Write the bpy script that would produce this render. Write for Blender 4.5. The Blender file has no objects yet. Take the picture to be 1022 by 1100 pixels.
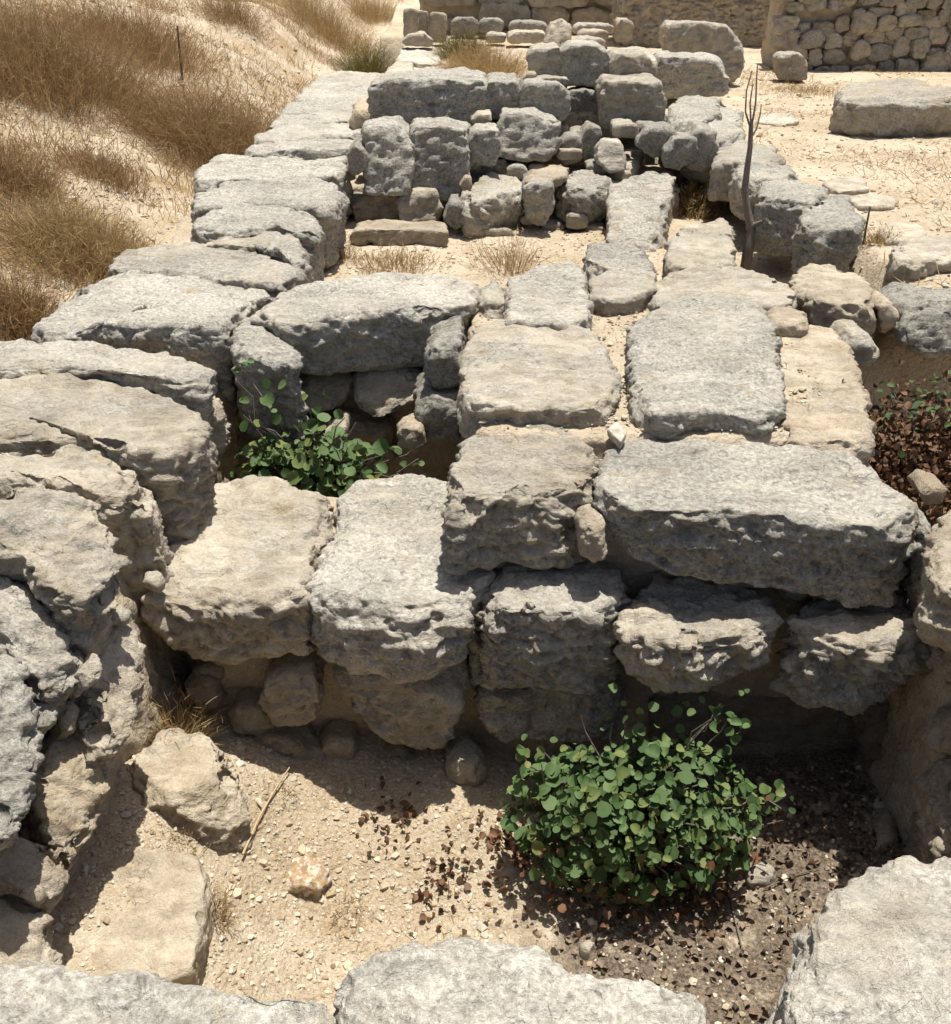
import bpy, math, random
import numpy as np
from math import radians, sin, cos

# ------------------------------------------------------------------ camera, sky, sun
scene = bpy.context.scene
COL = scene.collection
H0 = 1.6                      # eye height above the wall tops
PITCH = radians(30)
FPX = 1100.0                  # focal length in photo pixels
cam_d = bpy.data.cameras.new('camera')
cam = bpy.data.objects.new('camera', cam_d); COL.objects.link(cam)
cam.location = (0, 0, H0)
cam.rotation_euler = (radians(90) - PITCH, 0, 0)
cam_d.sensor_width = 36; cam_d.lens = 36 * FPX / 1100
cam_d.clip_start = 0.05; cam_d.clip_end = 2000
scene.camera = cam

SUN_EL, SUN_AZ = radians(80), radians(36)      # azimuth from +Y towards +X
world = bpy.data.worlds.new('World'); scene.world = world; world.use_nodes = True
wn = world.node_tree
bg = wn.nodes['Background']
sky = wn.nodes.new('ShaderNodeTexSky'); sky.sky_type = 'NISHITA'; sky.sun_disc = False
sky.sun_elevation = SUN_EL; sky.sun_rotation = SUN_AZ; sky.dust_density = 3.0; sky.air_density = .7; sky.ozone_density = .5
wn.links.new(sky.outputs[0], bg.inputs[0]); bg.inputs[1].default_value = 0.08
sd = bpy.data.lights.new('sun', 'SUN'); sd.energy = 4.6; sd.angle = radians(0.5); sd.color = (1, .965, .90)
sun = bpy.data.objects.new('sun', sd); COL.objects.link(sun)
sun.rotation_euler = (math.pi / 2 - SUN_EL, 0, math.pi - SUN_AZ)
scene.view_settings.view_transform = 'Standard'; scene.view_settings.look = 'None'
scene.view_settings.exposure = 0.6; scene.view_settings.gamma = 1.0

# ------------------------------------------------------------------ measuring: pixel of the photograph -> place
cp, sp = cos(PITCH), sin(PITCH)
def ray(px, py):
    xc = (px - 511) / FPX; yc = (550 - py) / FPX
    return np.array([xc, cp + yc * sp, -sp + yc * cp])
CAM = np.array([0, 0, H0])
def atz(px, py, z):
    d = ray(px, py); return CAM + d * ((z - H0) / d[2])
def aty(px, py, y):
    d = ray(px, py); return CAM + d * (y / d[1])
def atx(px, py, x):
    d = ray(px, py); return CAM + d * (x / d[0])
def dist(p): return float(cp * p[1] + sp * (H0 - p[2]))

# ------------------------------------------------------------------ noise
_r = np.random.RandomState(5)
_G = _r.normal(size=(256, 3)); _G /= np.linalg.norm(_G, axis=1)[:, None]
_P = np.concatenate([_r.permutation(256)] * 2)
def gn(p):
    p = np.asarray(p, float); i = np.floor(p).astype(np.int64); f = p - i
    u = f * f * f * (f * (f * 6 - 15) + 10); i &= 255
    out = np.zeros(len(p))
    for a in (0, 1):
        wa = u[:, 0] if a else 1 - u[:, 0]
        ha = _P[(i[:, 0] + a) & 255]
        for b in (0, 1):
            wb = wa * (u[:, 1] if b else 1 - u[:, 1])
            hb = _P[ha + ((i[:, 1] + b) & 255)]
            for c in (0, 1):
                w = wb * (u[:, 2] if c else 1 - u[:, 2])
                g = _G[_P[hb + ((i[:, 2] + c) & 255)]]
                out += w * ((g[:, 0] * (f[:, 0] - a)) + (g[:, 1] * (f[:, 1] - b)) + (g[:, 2] * (f[:, 2] - c)))
    return out * 1.6
def fbm(p, o=3, g=.5):
    s = 0; a = 1
    for k in range(o):
        s = s + a * gn(p * 2.03 ** k + 17.3 * k); a *= g
    return s
def ss(a, b, x):
    t = np.clip((x - a) / (b - a), 0, 1); return t * t * (3 - 2 * t)

# ------------------------------------------------------------------ objects
def mesh_obj(name, verts, loops, sizes, mat, parent=None, loc=None, smooth=True):
    me = bpy.data.meshes.new(name)
    verts = np.asarray(verts, np.float32)
    if loc is not None: verts = verts - np.asarray(loc, np.float32)
    loops = np.asarray(loops, np.int32); sizes = np.asarray(sizes, np.int32)
    me.vertices.add(len(verts)); me.vertices.foreach_set('co', verts.ravel())
    me.loops.add(len(loops)); me.loops.foreach_set('vertex_index', loops)
    me.polygons.add(len(sizes))
    st = np.zeros(len(sizes), np.int32); st[1:] = np.cumsum(sizes)[:-1]
    me.polygons.foreach_set('loop_start', st); me.polygons.foreach_set('loop_total', sizes)
    me.polygons.foreach_set('use_smooth', np.full(len(sizes), smooth))
    me.update(calc_edges=True); me.validate()
    me.materials.append(mat)
    o = bpy.data.objects.new(name, me); COL.objects.link(o)
    if parent is not None: o.parent = parent
    if loc is not None: o.location = loc
    return o
def quads(name, verts, q, mat, **k):
    q = np.asarray(q, np.int32)
    return mesh_obj(name, verts, q.ravel(), np.full(len(q), q.shape[1]), mat, **k)
def tag(o, label=None, cat=None, group=None, kind=None):
    if label: o['label'] = label
    if cat: o['category'] = cat
    if group: o['group'] = group
    if kind: o['kind'] = kind
    return o
def empty(name, loc):
    o = bpy.data.objects.new(name, None); COL.objects.link(o); o.location = loc; o.empty_display_size = .1
    return o
def tint(o, name, vals):      # one random number per vertex: the natural colour spread of leaves and pebbles
    a = o.data.attributes.new(name, 'FLOAT', 'POINT'); a.data.foreach_set('value', np.asarray(vals, np.float32))

# ------------------------------------------------------------------ materials
class N:
    def __init__(s, name, rough=.9):
        s.m = bpy.data.materials.new(name); s.m.use_nodes = True
        s.t = s.m.node_tree; s.b = s.t.nodes['Principled BSDF']
        s.b.inputs['Roughness'].default_value = rough
        s.b.inputs['Specular IOR Level'].default_value = .15
    def n(s, t, **k):
        x = s.t.nodes.new(t)
        for a, v in k.items(): setattr(x, a, v)
        return x
    def set(s, sock, v):
        if isinstance(v, bpy.types.NodeSocket): s.t.links.new(v, sock)
        elif v is not None: sock.default_value = v
    def math(s, op, a, b=None, c=None, clamp=False):
        x = s.n('ShaderNodeMath', operation=op, use_clamp=clamp)
        s.set(x.inputs[0], a)
        if b is not None: s.set(x.inputs[1], b)
        if c is not None: s.set(x.inputs[2], c)
        return x.outputs[0]
    def noise(s, vec, scale, detail=4, rough=.55, dist=0.):
        x = s.n('ShaderNodeTexNoise'); s.set(x.inputs['Vector'], vec)
        x.inputs['Scale'].default_value = scale; x.inputs['Detail'].default_value = detail
        x.inputs['Roughness'].default_value = rough; x.inputs['Distortion'].default_value = dist
        return x.outputs[0]
    def vor(s, vec, scale, feature='F1', out=0):
        x = s.n('ShaderNodeTexVoronoi', feature=feature); s.set(x.inputs['Vector'], vec); x.inputs['Scale'].default_value = scale
        return x.outputs[out]
    def step(s, v, a, b):
        x = s.n('ShaderNodeMapRange'); x.interpolation_type = 'SMOOTHSTEP'
        s.set(x.inputs[0], v); s.set(x.inputs[1], a); s.set(x.inputs[2], b); return x.outputs[0]
    def mix(s, f, a, b, mode='MIX'):
        x = s.n('ShaderNodeMix', data_type='RGBA', blend_type=mode)
        s.set(x.inputs[0], f)
        for i, v in ((6, a), (7, b)):
            if isinstance(v, tuple): v = (*v, 1)[:4]
            s.set(x.inputs[i], v)
        return x.outputs[2]
    def vadd(s, a, b, op='ADD'):
        x = s.n('ShaderNodeVectorMath', operation=op); s.set(x.inputs[0], a); s.set(x.inputs[1], b); return x.outputs[0]
    def bump(s, h, strength, d, prev=None):
        x = s.n('ShaderNodeBump'); x.inputs['Strength'].default_value = strength; x.inputs['Distance'].default_value = d
        s.set(x.inputs['Height'], h)
        if prev is not None: s.set(x.inputs['Normal'], prev)
        return x.outputs[0]
    def done(s, col, nrm=None):
        s.set(s.b.inputs['Base Color'], col)
        if nrm is not None: s.set(s.b.inputs['Normal'], nrm)
        return s.m

def make_limestone():
    m = N('weathered_limestone', .92)
    tc = m.n('ShaderNodeTexCoord').outputs['Object']
    oi = m.n('ShaderNodeObjectInfo')
    off = m.math('MULTIPLY', oi.outputs['Random'], 60.)
    comb = m.n('ShaderNodeCombineXYZ')
    for k in range(3): m.set(comb.inputs[k], off)
    v = m.vadd(tc, comb.outputs[0])
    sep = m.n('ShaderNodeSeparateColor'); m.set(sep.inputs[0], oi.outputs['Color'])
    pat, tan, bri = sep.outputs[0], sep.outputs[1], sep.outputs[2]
    big = m.noise(v, 3.2, 5, .6, .4)
    mid = m.noise(v, 11, 6, .65, .6)
    fine = m.noise(v, 60, 5, .7)
    vfine = m.noise(v, 210, 3, .7)
    sv = m.vadd(v, (1, 2.0, 3.0), 'MULTIPLY')
    streak = m.noise(sv, 6.5, 7, .7, 1.3)
    cream = m.mix(tan, (.57, .525, .43), (.57, .485, .36))
    c = m.mix(m.step(mid, .35, .68), cream, m.mix(tan, (.42, .375, .295), (.44, .35, .24)))
    # grey lichen crust, in ragged patches
    lich = m.math('ADD', m.math('MULTIPLY', big, .55), m.math('MULTIPLY', streak, .45))
    lich = m.math('ADD', lich, m.math('MULTIPLY', m.math('SUBTRACT', pat, .5), .55))
    lm = m.step(lich, .42, .60)
    grey = m.mix(m.step(fine, .32, .7), (.305, .285, .24), (.645, .62, .54))
    c = m.mix(m.math('MULTIPLY', lm, .88), c, grey)
    # dark pits and black lichen specks
    spk = m.math('MULTIPLY', m.step(fine, .575, .70), m.step(mid, .44, .62))
    c = m.mix(m.math('MULTIPLY', spk, m.math('MULTIPLY_ADD', pat, .6, .15)), c, (.085, .08, .07))
    cr = m.math('MULTIPLY', m.step(streak, .44, .33), m.step(vfine, .35, .6))
    c = m.mix(m.math('MULTIPLY', cr, .5), c, (.19, .165, .125))
    # fresh white chips
    chips = m.math('MULTIPLY', m.step(m.vor(v, 26), .16, .07), m.step(m.noise(v, 7, 2), .56, .66))
    c = m.mix(m.math('MULTIPLY', chips, .8), c, (.66, .63, .55))
    c = m.mix(m.step(m.noise(v, 5.3, 4, .6), .63, .74), c, (.44, .355, .24))
    c = m.mix(m.math('MULTIPLY', m.step(m.noise(v, 90, 4, .7), .25, .75), .5), c, m.mix(1., c, (.62, .6, .56), 'MULTIPLY'))
    wv = m.vadd(v, m.vadd(m.n('ShaderNodeTexNoise').outputs[1], (.5, .5, .5), 'MULTIPLY'))
    ck = m.vor(wv, 4.5, 'DISTANCE_TO_EDGE')
    crack = m.math('MULTIPLY', m.step(ck, .016, .003), m.step(m.noise(v, 4, 3), .54, .64))
    c = m.mix(m.math('MULTIPLY', crack, .55), c, (.13, .105, .075))
    c = m.mix(m.math('MULTIPLY', m.step(m.noise(v, 28, 5, .72, .8), .56, .66), m.math('MULTIPLY', lm, .75)), c, (.15, .145, .13))
    blot = m.step(m.noise(v, 1.7, 3, .6), .42, .62)
    c = m.mix(m.math('MULTIPLY', blot, .35), c, m.mix(1., c, (.70, .70, .70), 'MULTIPLY'))
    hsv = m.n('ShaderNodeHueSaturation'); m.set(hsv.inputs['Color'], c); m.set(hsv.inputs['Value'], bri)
    rx = m.n('ShaderNodeTexNoise'); rx.noise_type = 'RIDGED_MULTIFRACTAL'; m.set(rx.inputs['Vector'], sv)
    rx.inputs['Scale'].default_value = 7; rx.inputs['Detail'].default_value = 7; rx.inputs['Roughness'].default_value = .62; rx.inputs['Distortion'].default_value = .5
    rdg = rx.outputs[0]
    h1 = m.math('ADD', m.math('MULTIPLY', streak, m.math('MULTIPLY_ADD', m.step(m.noise(v, 2.6, 3), .35, .65), 1.0, .35)), m.math('MULTIPLY', mid, .6))
    b = m.bump(h1, .8, .04)
    b = m.bump(rdg, .55, .016, b)
    b = m.bump(m.math('SUBTRACT', 1., crack), .5, .012, b)
    b = m.bump(fine, .85, .012, b)
    b = m.bump(vfine, .45, .004, b)
    pits = m.math('MULTIPLY', m.step(m.vor(v, 55), .30, .05), m.step(mid, .45, .6))
    b = m.bump(m.math('SUBTRACT', 1., pits), .5, .006, b)
    return m.done(hsv.outputs[0], b)
STONE = make_limestone()

def make_mortar():
    m = N('sandy_mud_mortar', .95)
    v = m.n('ShaderNodeNewGeometry').outputs['Position']
    a = m.noise(v, 6, 6, .65, .3); f = m.noise(v, 70, 5, .7)
    c = m.mix(m.step(a, .3, .7), (.50, .42, .31), (.38, .31, .22))
    c = m.mix(m.math('MULTIPLY', m.step(f, .4, .75), .5), c, (.58, .48, .34))
    c = m.mix(m.step(m.vor(v, 45), .18, .10), c, (.56, .50, .40))
    b = m.bump(a, .8, .06); b = m.bump(f, .8, .014, b); b = m.bump(m.vor(v, 45), .5, .01, b)
    return m.done(c, b)
MORTAR = make_mortar()

def make_ground():
    m = N('dry_earth', .95)
    v = m.n('ShaderNodeNewGeometry').outputs['Position']
    sp_ = m.n('ShaderNodeSeparateXYZ'); m.set(sp_.inputs[0], v); X, Y, Z = sp_.outputs
    a = m.noise(v, 1.6, 6, .6, .4); b_ = m.noise(v, 9, 6, .65); f = m.noise(v, 85, 5, .75)
    c = m.mix(m.step(a, .35, .65), (.535, .455, .335), (.40, .315, .205))
    c = m.mix(m.math('MULTIPLY', m.step(b_, .48, .70), .7), c, (.31, .215, .12))
    c = m.mix(m.math('MULTIPLY', m.step(f, .42, .7), .55), c, (.62, .54, .41))
    c = m.mix(m.step(m.vor(v, 60), .2, .1), c, (.62, .56, .45))
    # leaf mould below the caper bush
    wob = m.math('MULTIPLY_ADD', b_, .5, X)
    mx = m.step(wob, .32, .66); my = m.step(Y, 3.0, 2.9); mz = m.step(Z, -.75, -.85)
    mm = m.math('MULTIPLY', m.math('MULTIPLY', mx, my), mz)
    mold = m.mix(m.step(f, .3, .7), (.05, .038, .028), (.27, .21, .15))
    c = m.mix(m.math('MULTIPLY', mm, m.step(b_, .28, .5)), c, mold)
    # straw coloured thatch on the hillside
    hs = m.math('MULTIPLY', m.step(X, -1.9, -2.2), m.step(m.noise(v, 1.1, 4, .6, .3), .48, .62))
    c = m.mix(m.math('MULTIPLY', hs, .65), c, m.mix(b_, (.22, .135, .06), (.40, .27, .13)))
    bb = m.bump(b_, .7, .05); bb = m.bump(f, .8, .012, bb); bb = m.bump(m.vor(v, 60), .5, .01, bb)
    return m.done(c, bb)
GROUND = make_ground()

def leafy(name, cols, trans=.25, rough=.6, spec=.25):
    m = N(name, rough); m.b.inputs['Specular IOR Level'].default_value = spec
    at = m.n('ShaderNodeAttribute'); at.attribute_name = 'tint'
    cr = m.n('ShaderNodeValToRGB'); m.set(cr.inputs[0], at.outputs['Fac'])
    e = cr.color_ramp.elements
    while len(e) < len(cols): e.new(.5)
    for i, cc in enumerate(cols): e[i].position = i / (len(cols) - 1); e[i].color = (*cc, 1)
    v = m.n('ShaderNodeNewGeometry').outputs['Position']
    c = m.mix(m.math('MULTIPLY', m.noise(v, 60, 4, .6), .55), cr.outputs[0], m.mix(1., cr.outputs[0], (.45, .5, .4), 'MULTIPLY'))
    m.set(m.b.inputs['Base Color'], c)
    if trans:
        tr = m.n('ShaderNodeBsdfTranslucent'); m.set(tr.inputs[0], c)
        mx = m.n('ShaderNodeMixShader'); mx.inputs[0].default_value = trans
        m.t.links.new(m.b.outputs[0], mx.inputs[1]); m.t.links.new(tr.outputs[0], mx.inputs[2])
        m.t.links.new(mx.outputs[0], m.t.nodes['Material Output'].inputs[0])
    return m.m
LEAF = leafy('green_leaf', [(.04, .075, .022), (.08, .135, .045), (.125, .19, .072), (.21, .225, .065)], .2, .6, .2)
DEADLEAF = leafy('dead_leaf', [(.05, .03, .018), (.13, .065, .034), (.20, .105, .055), (.09, .055, .035)], .1)
STRAW = leafy('dry_grass', [(.25, .15, .06), (.39, .26, .12), (.51, .36, .18), (.60, .47, .27)], .35, .7, .1)
BROWNSTRAW = leafy('dry_shrub_twigs', [(.19, .11, .05), (.31, .19, .09), (.42, .28, .14), (.52, .38, .21)], .35, .7, .1)
OLIVE = leafy('olive_shrub', [(.06, .07, .02), (.13, .13, .04), (.22, .18, .06), (.33, .24, .1)], .2, .7, .1)
PEB = leafy('pebbles', [(.36, .27, .17), (.50, .41, .29), (.60, .53, .42), (.45, .42, .36)], 0, .9, .1)
def make_bark():
    m = N('grey_bark', .9); v = m.n('ShaderNodeTexCoord').outputs['Object']
    sv = m.vadd(v, (1, 1, .2), 'MULTIPLY'); a = m.noise(sv, 60, 5, .65)
    return m.done(m.mix(a, (.07, .055, .045), (.26, .22, .18)), m.bump(a, .8, .01))
BARK = make_bark()
def make_flint():
    m = N('brown_flint', .55); v = m.n('ShaderNodeTexCoord').outputs['Object']
    a = m.noise(v, 14, 5, .6, 1.2); b = m.noise(v, 40, 4, .6)
    c = m.mix(m.step(a, .4, .6), (.38, .27, .15), (.25, .17, .10)); c = m.mix(m.step(b, .48, .62), c, (.5, .44, .35))
    return m.done(c, m.bump(a, .7, .02))
FLINT = make_flint()

# ------------------------------------------------------------------ stone builder
RS = np.random.RandomState(11)
def stone(name, outline, ext, r=.06, n=20, back=.94, rough=1., seed=None, mat=STONE, centre_lift=0., wob=.03, stra=1., facet=1.):
    """A rough block: outline = ring of 3D points of its visible face, ext = vector (or one per point) to its far face."""
    P = np.asarray(outline, float)
    ext = np.asarray(ext, float)
    E = np.tile(ext, (len(P), 1)) if ext.ndim == 1 else ext
    k = 24                                         # dense closed ring, softened
    A = np.concatenate([P, E], 1)
    D = np.concatenate([A[i] + (A[(i + 1) % len(A)] - A[i]) * np.linspace(0, 1, k, endpoint=False)[:, None] for i in range(len(A))])
    seg = np.linalg.norm(np.roll(D[:, :3], -1, 0) - D[:, :3], axis=1) + 1e-9
    L = np.concatenate([[0], np.cumsum(seg)]); M = 4 * 96
    tt = np.linspace(0, L[-1], M, endpoint=False)
    D = np.stack([np.interp(tt, L, np.append(D[:, j], D[0, j])) for j in range(6)], 1)
    kern = np.exp(-.5 * (np.arange(-20, 21) / 3.6) ** 2); kern /= kern.sum()
    D = sum(w * np.roll(D, s, 0) for w, s in zip(kern, range(-20, 21)))
    c = P.mean(0); Em = E.mean(0); ax = Em / np.linalg.norm(Em)
    # local frame
    e1 = P[len(P) // 2] - c; e1 = e1 - ax * e1.dot(ax); e1 /= np.linalg.norm(e1)
    xr = np.array([1., 0, 0]); xr = xr - ax * xr.dot(ax)
    if np.linalg.norm(xr) > .3: e1 = xr / np.linalg.norm(xr)
    e2 = np.cross(ax, e1)
    U = (D[:, :3] - c) @ e1; V = (D[:, :3] - c) @ e2
    c = c + e1 * (U.max() + U.min()) / 2 + e2 * (V.max() + V.min()) / 2
    U = (D[:, :3] - c) @ e1; V = (D[:, :3] - c) @ e2
    wU, wV = U.max(), V.max()
    if (np.roll(V, -1) * U - np.roll(U, -1) * V).sum() < 0: D = D[::-1]; U = U[::-1]; V = V[::-1]
    ang = np.unwrap(np.arctan2(V / wV, U / wU))
    st = int(np.argmin(np.abs((ang + 3 * math.pi / 4 + math.pi) % (2 * math.pi) - math.pi)))
    D = np.roll(D, -st, 0); ang = np.unwrap(np.roll(ang, -st)); ang -= ang[0]
    cor = [0] + [int(np.argmin(np.abs(ang - q * math.pi / 2))) for q in (1, 2, 3)] + [M]
    for q in range(1, 4): cor[q] = max(cor[q], cor[q - 1] + 8)
    Dc = np.vstack([D, D[:1]])
    per = L[-1]; th = np.linalg.norm(Em)
    asp = max(.35, min(3., wU / wV))
    nu = int(np.clip(round(n * math.sqrt(asp)), 4, 130)); nv = int(np.clip(round(n / math.sqrt(asp)), 4, 130))
    nw = int(np.clip(round(n * 4 * th / per), 3, 130))
    cnt = [nu, nv, nu, nv]
    ring_f = np.concatenate([np.linspace(cor[q], cor[q + 1], cnt[q], endpoint=False) for q in range(4)])
    def B(f):
        i = np.floor(f).astype(int); w = (f - i)[:, None]; i %= M
        return Dc[i] * (1 - w) + Dc[i + 1] * w
    # front face grid
    gu, gv = np.meshgrid(np.arange(nu + 1), np.arange(nv + 1), indexing='ij')
    a = gu / nu * 2 - 1; b = gv / nv * 2 - 1
    rho = np.maximum(np.abs(a), np.abs(b)); sa = np.where(rho > 0, a / np.maximum(rho, 1e-9), 0); sb = np.where(rho > 0, b / np.maximum(rho, 1e-9), -1)
    f = np.zeros_like(a)
    bot = sb <= -1 + 1e-9; rig = (sa >= 1 - 1e-9) & ~bot; top = (sb >= 1 - 1e-9) & ~bot & ~rig; lef = ~(bot | rig | top)
    f[bot] = cor[0] + (sa[bot] + 1) / 2 * (cor[1] - cor[0]); f[rig] = cor[1] + (sb[rig] + 1) / 2 * (cor[2] - cor[1])
    f[top] = cor[2] + (1 - sa[top]) / 2 * (cor[3] - cor[2]); f[lef] = cor[3] + (1 - sb[lef]) / 2 * (cor[4] - cor[3])
    Q = B(f.ravel()); rr = rho.ravel()[:, None]
    mE = E.mean(0)
    lat = Q[:, :3] - c
    mean_h = c + 0 * lat
    front = mean_h + lat * rr
    endv = mE + (Q[:, 3:] - mE) * rr
    backp = mean_h + lat * rr * back + endv
    nf = (nu + 1) * (nv + 1)
    idx = np.arange(nf).reshape(nu + 1, nv + 1)
    q1 = np.stack([idx[:-1, :-1], idx[1:, :-1], idx[1:, 1:], idx[:-1, 1:]], -1).reshape(-1, 4)
    ring = np.concatenate([idx[:nu, 0], idx[nu, :nv], idx[nu:0:-1, nv], idx[0, nv:0:-1]])
    nr = len(ring)
    rows = [ring]; VV = [front]; DD = [(np.zeros(nf), rr.ravel(), np.zeros(nf))]   # depth, rho, side flag
    base = nf; Rq = Q[ring]
    for k in range(1, nw):
        t = k / nw
        VV.append(c + (Rq[:, :3] - c) * (1 + (back - 1) * t) + Rq[:, 3:] * t)
        rows.append(base + np.arange(nr)); base += nr
    VV.append(backp); rows.append(base + ring)
    q2 = []
    for k in range(nw):
        A_, B_ = rows[k], rows[k + 1]
        q2.append(np.stack([A_, B_, np.roll(B_, -1), np.roll(A_, -1)], -1))
    q3 = (idx[:-1, :-1] + base, idx[:-1, 1:] + base, idx[1:, 1:] + base, idx[1:, :-1] + base)
    q3 = np.stack(q3, -1).reshape(-1, 4)
    X = np.concatenate(VV); F = np.concatenate([q1] + q2 + [q3])
    # round the arrises
    s_ = (np.random.RandomState(seed) if seed is not None else RS).uniform(0, 90, 3)
    rel = X - c
    axd = rel @ ax
    latv = rel - np.outer(axd, ax); Ln = np.linalg.norm(latv, axis=1) + 1e-9
    full = np.concatenate([np.linalg.norm((lambda w: w - np.outer(w @ ax, ax))(Q[:, :3] - c), axis=1)] +
                          [np.linalg.norm((lambda w: w - np.outer(w @ ax, ax))(Rq[:, :3] - c), axis=1) * (1 + (back - 1) * k / nw) for k in range(1, nw)] +
                          [np.linalg.norm((lambda w: w - np.outer(w @ ax, ax))(Q[:, :3] - c), axis=1) * back])
    f_ax = np.concatenate([(front - c) @ ax] + [(Rq[:, :3] - c) @ ax for k in range(1, nw)] + [(front - c) @ ax])
    l_ax = np.concatenate([endv @ ax] + [Rq[:, 3:] @ ax for k in range(1, nw)] + [endv @ ax])
    S = min(2 * math.sqrt(wU * wV), th * 1.4, .5)
    rv = r * (1 + .9 * gn(X / max(.12, .35 * S) + s_) + .5 * gn(X / max(.05, .12 * S) + s_))
    rv = np.clip(rv, r * .25, np.minimum(.48 * th, .6 * full))
    d0 = np.clip(axd - f_ax, 0, l_ax)
    Lin = np.minimum(Ln, full - rv); din = np.clip(d0, rv, l_ax - rv)
    dl = Ln - Lin; da = d0 - din; nn = np.sqrt(dl ** 2 + da ** 2); sc = np.where(nn > rv, rv / np.maximum(nn, 1e-9), 1)
    Ln2 = Lin + dl * sc; d2 = din + da * sc
    X = c + latv / Ln[:, None] * Ln2[:, None] + np.outer(f_ax + d2, ax)
    # big irregularity of the outline
    if wob:
        w1 = fbm(X / (S * .9) + s_ + 3, 2); w2 = fbm(X / (S * .9) + s_ + 31, 2)
        X = X + (np.outer(w1, e1) + np.outer(w2, e2)) * wob * S
    rq = np.random.RandomState(int(s_[0] * 1000))
    for i in range(22 if facet else 0):                 # split planes
        dv = rq.normal(size=3); dv /= np.linalg.norm(dv)
        pr = (X - c) @ dv; h_ = pr.max(); cut = S * rq.uniform(.02, .15) * facet * min(1., max(.04, (1 - max(abs(dv @ e1), abs(dv @ e2), abs(dv @ ax))) / .36))
        over = np.maximum(0, pr - (h_ - cut)); X = X - np.outer(over * .93, dv)
    nch = int(facet * 8)
    er = np.where((np.abs(d0 - rv * .3) < rv * .6) & (Ln > full - rv * 1.2))[0]
    for i in range(nch if len(er) else 0):              # conchoidal chips along the arrises
        p0 = X[er[rq.randint(len(er))]]; R_ = S * rq.uniform(.05, .13)
        out = p0 - c; out /= np.linalg.norm(out); cc = p0 + out * R_ * rq.uniform(.68, .95)
        dv = X - cc; ln_ = np.linalg.norm(dv, axis=1); k_ = ln_ < R_
        X[k_] = cc + dv[k_] / ln_[k_, None] * R_
    def normals(X):
        a_, b_, c_, d_ = (X[F[:, j]] for j in range(4))
        fn = np.cross(c_ - a_, d_ - b_); nrm = np.zeros_like(X)
        for j in range(4):
            for k3 in range(3): nrm[:, k3] += np.bincount(F[:, j], fn[:, k3], len(X))
        l = np.linalg.norm(nrm, axis=1)[:, None]; return nrm / np.maximum(l, 1e-12)
    nr_ = normals(X)
    if ((X - X.mean(0)) * nr_).sum() < 0: F = F[:, ::-1]; nr_ = -nr_
    side = 1 - np.abs(nr_[:, 2])
    q = X * np.array([1, 2.2, 3.4]); s2 = s_ * 1.7
    d = .055 * S * fbm(X / (.75 * S) + s_, 2)
    ridg = 1 - np.abs(gn(q / (.42 * S) + s2)); ridg2 = 1 - np.abs(gn(q / (.17 * S) + s2 + 9))
    d += stra * S * (.045 * (ridg - .72) + .020 * (ridg2 - .72)) * (.6 + .9 * side)
    cell = max(.022, 1.2 * per / (4 * n))
    d += .010 * fbm(X / max(.085, cell) + s2, 3) * (.65 + .6 * side) * min(1, S / .25)
    pit = np.clip(gn(X / max(.05, cell) + s_ + 50) - .18, 0, 1)
    d -= .022 * pit * (.5 + side) * min(1, S / .25)
    for lam, amp in ((.17, .016), (.075, .010), (.034, .0055)):                    # sharp creases
        if lam > 1.6 * cell: d += amp * (.24 - np.abs(gn(X * np.array([1, 1.5, 2.3]) / lam + s2 + 40 / lam))) * (.7 + .9 * side) * min(1, S / .25)
    tn = fbm(X * np.array([1, 1.5, 2.5]) / (.5 * S) + s2 + 70, 3) * 3.2          # broken ledges
    fr = tn - np.floor(tn); led = np.floor(tn) + ss(0, .13, fr)
    d += stra * .018 * S * (led - tn) * (.35 + 1.3 * side)
    X = X + nr_ * (d * rough)[:, None]
    if centre_lift: pass
    loc = X.mean(0); loc[2] = X[:, 2].min()
    o = quads(name, X, F, mat, loc=loc)
    return o
def res(pts3, thick, px=2.7):
    p = np.asarray(pts3); dd = max(.8, dist(p.mean(0)))
    per = np.linalg.norm(np.roll(p, -1, 0) - p, axis=1).sum()
    return int(np.clip(per / 4 * FPX / dd / px, 5, 120))

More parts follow.
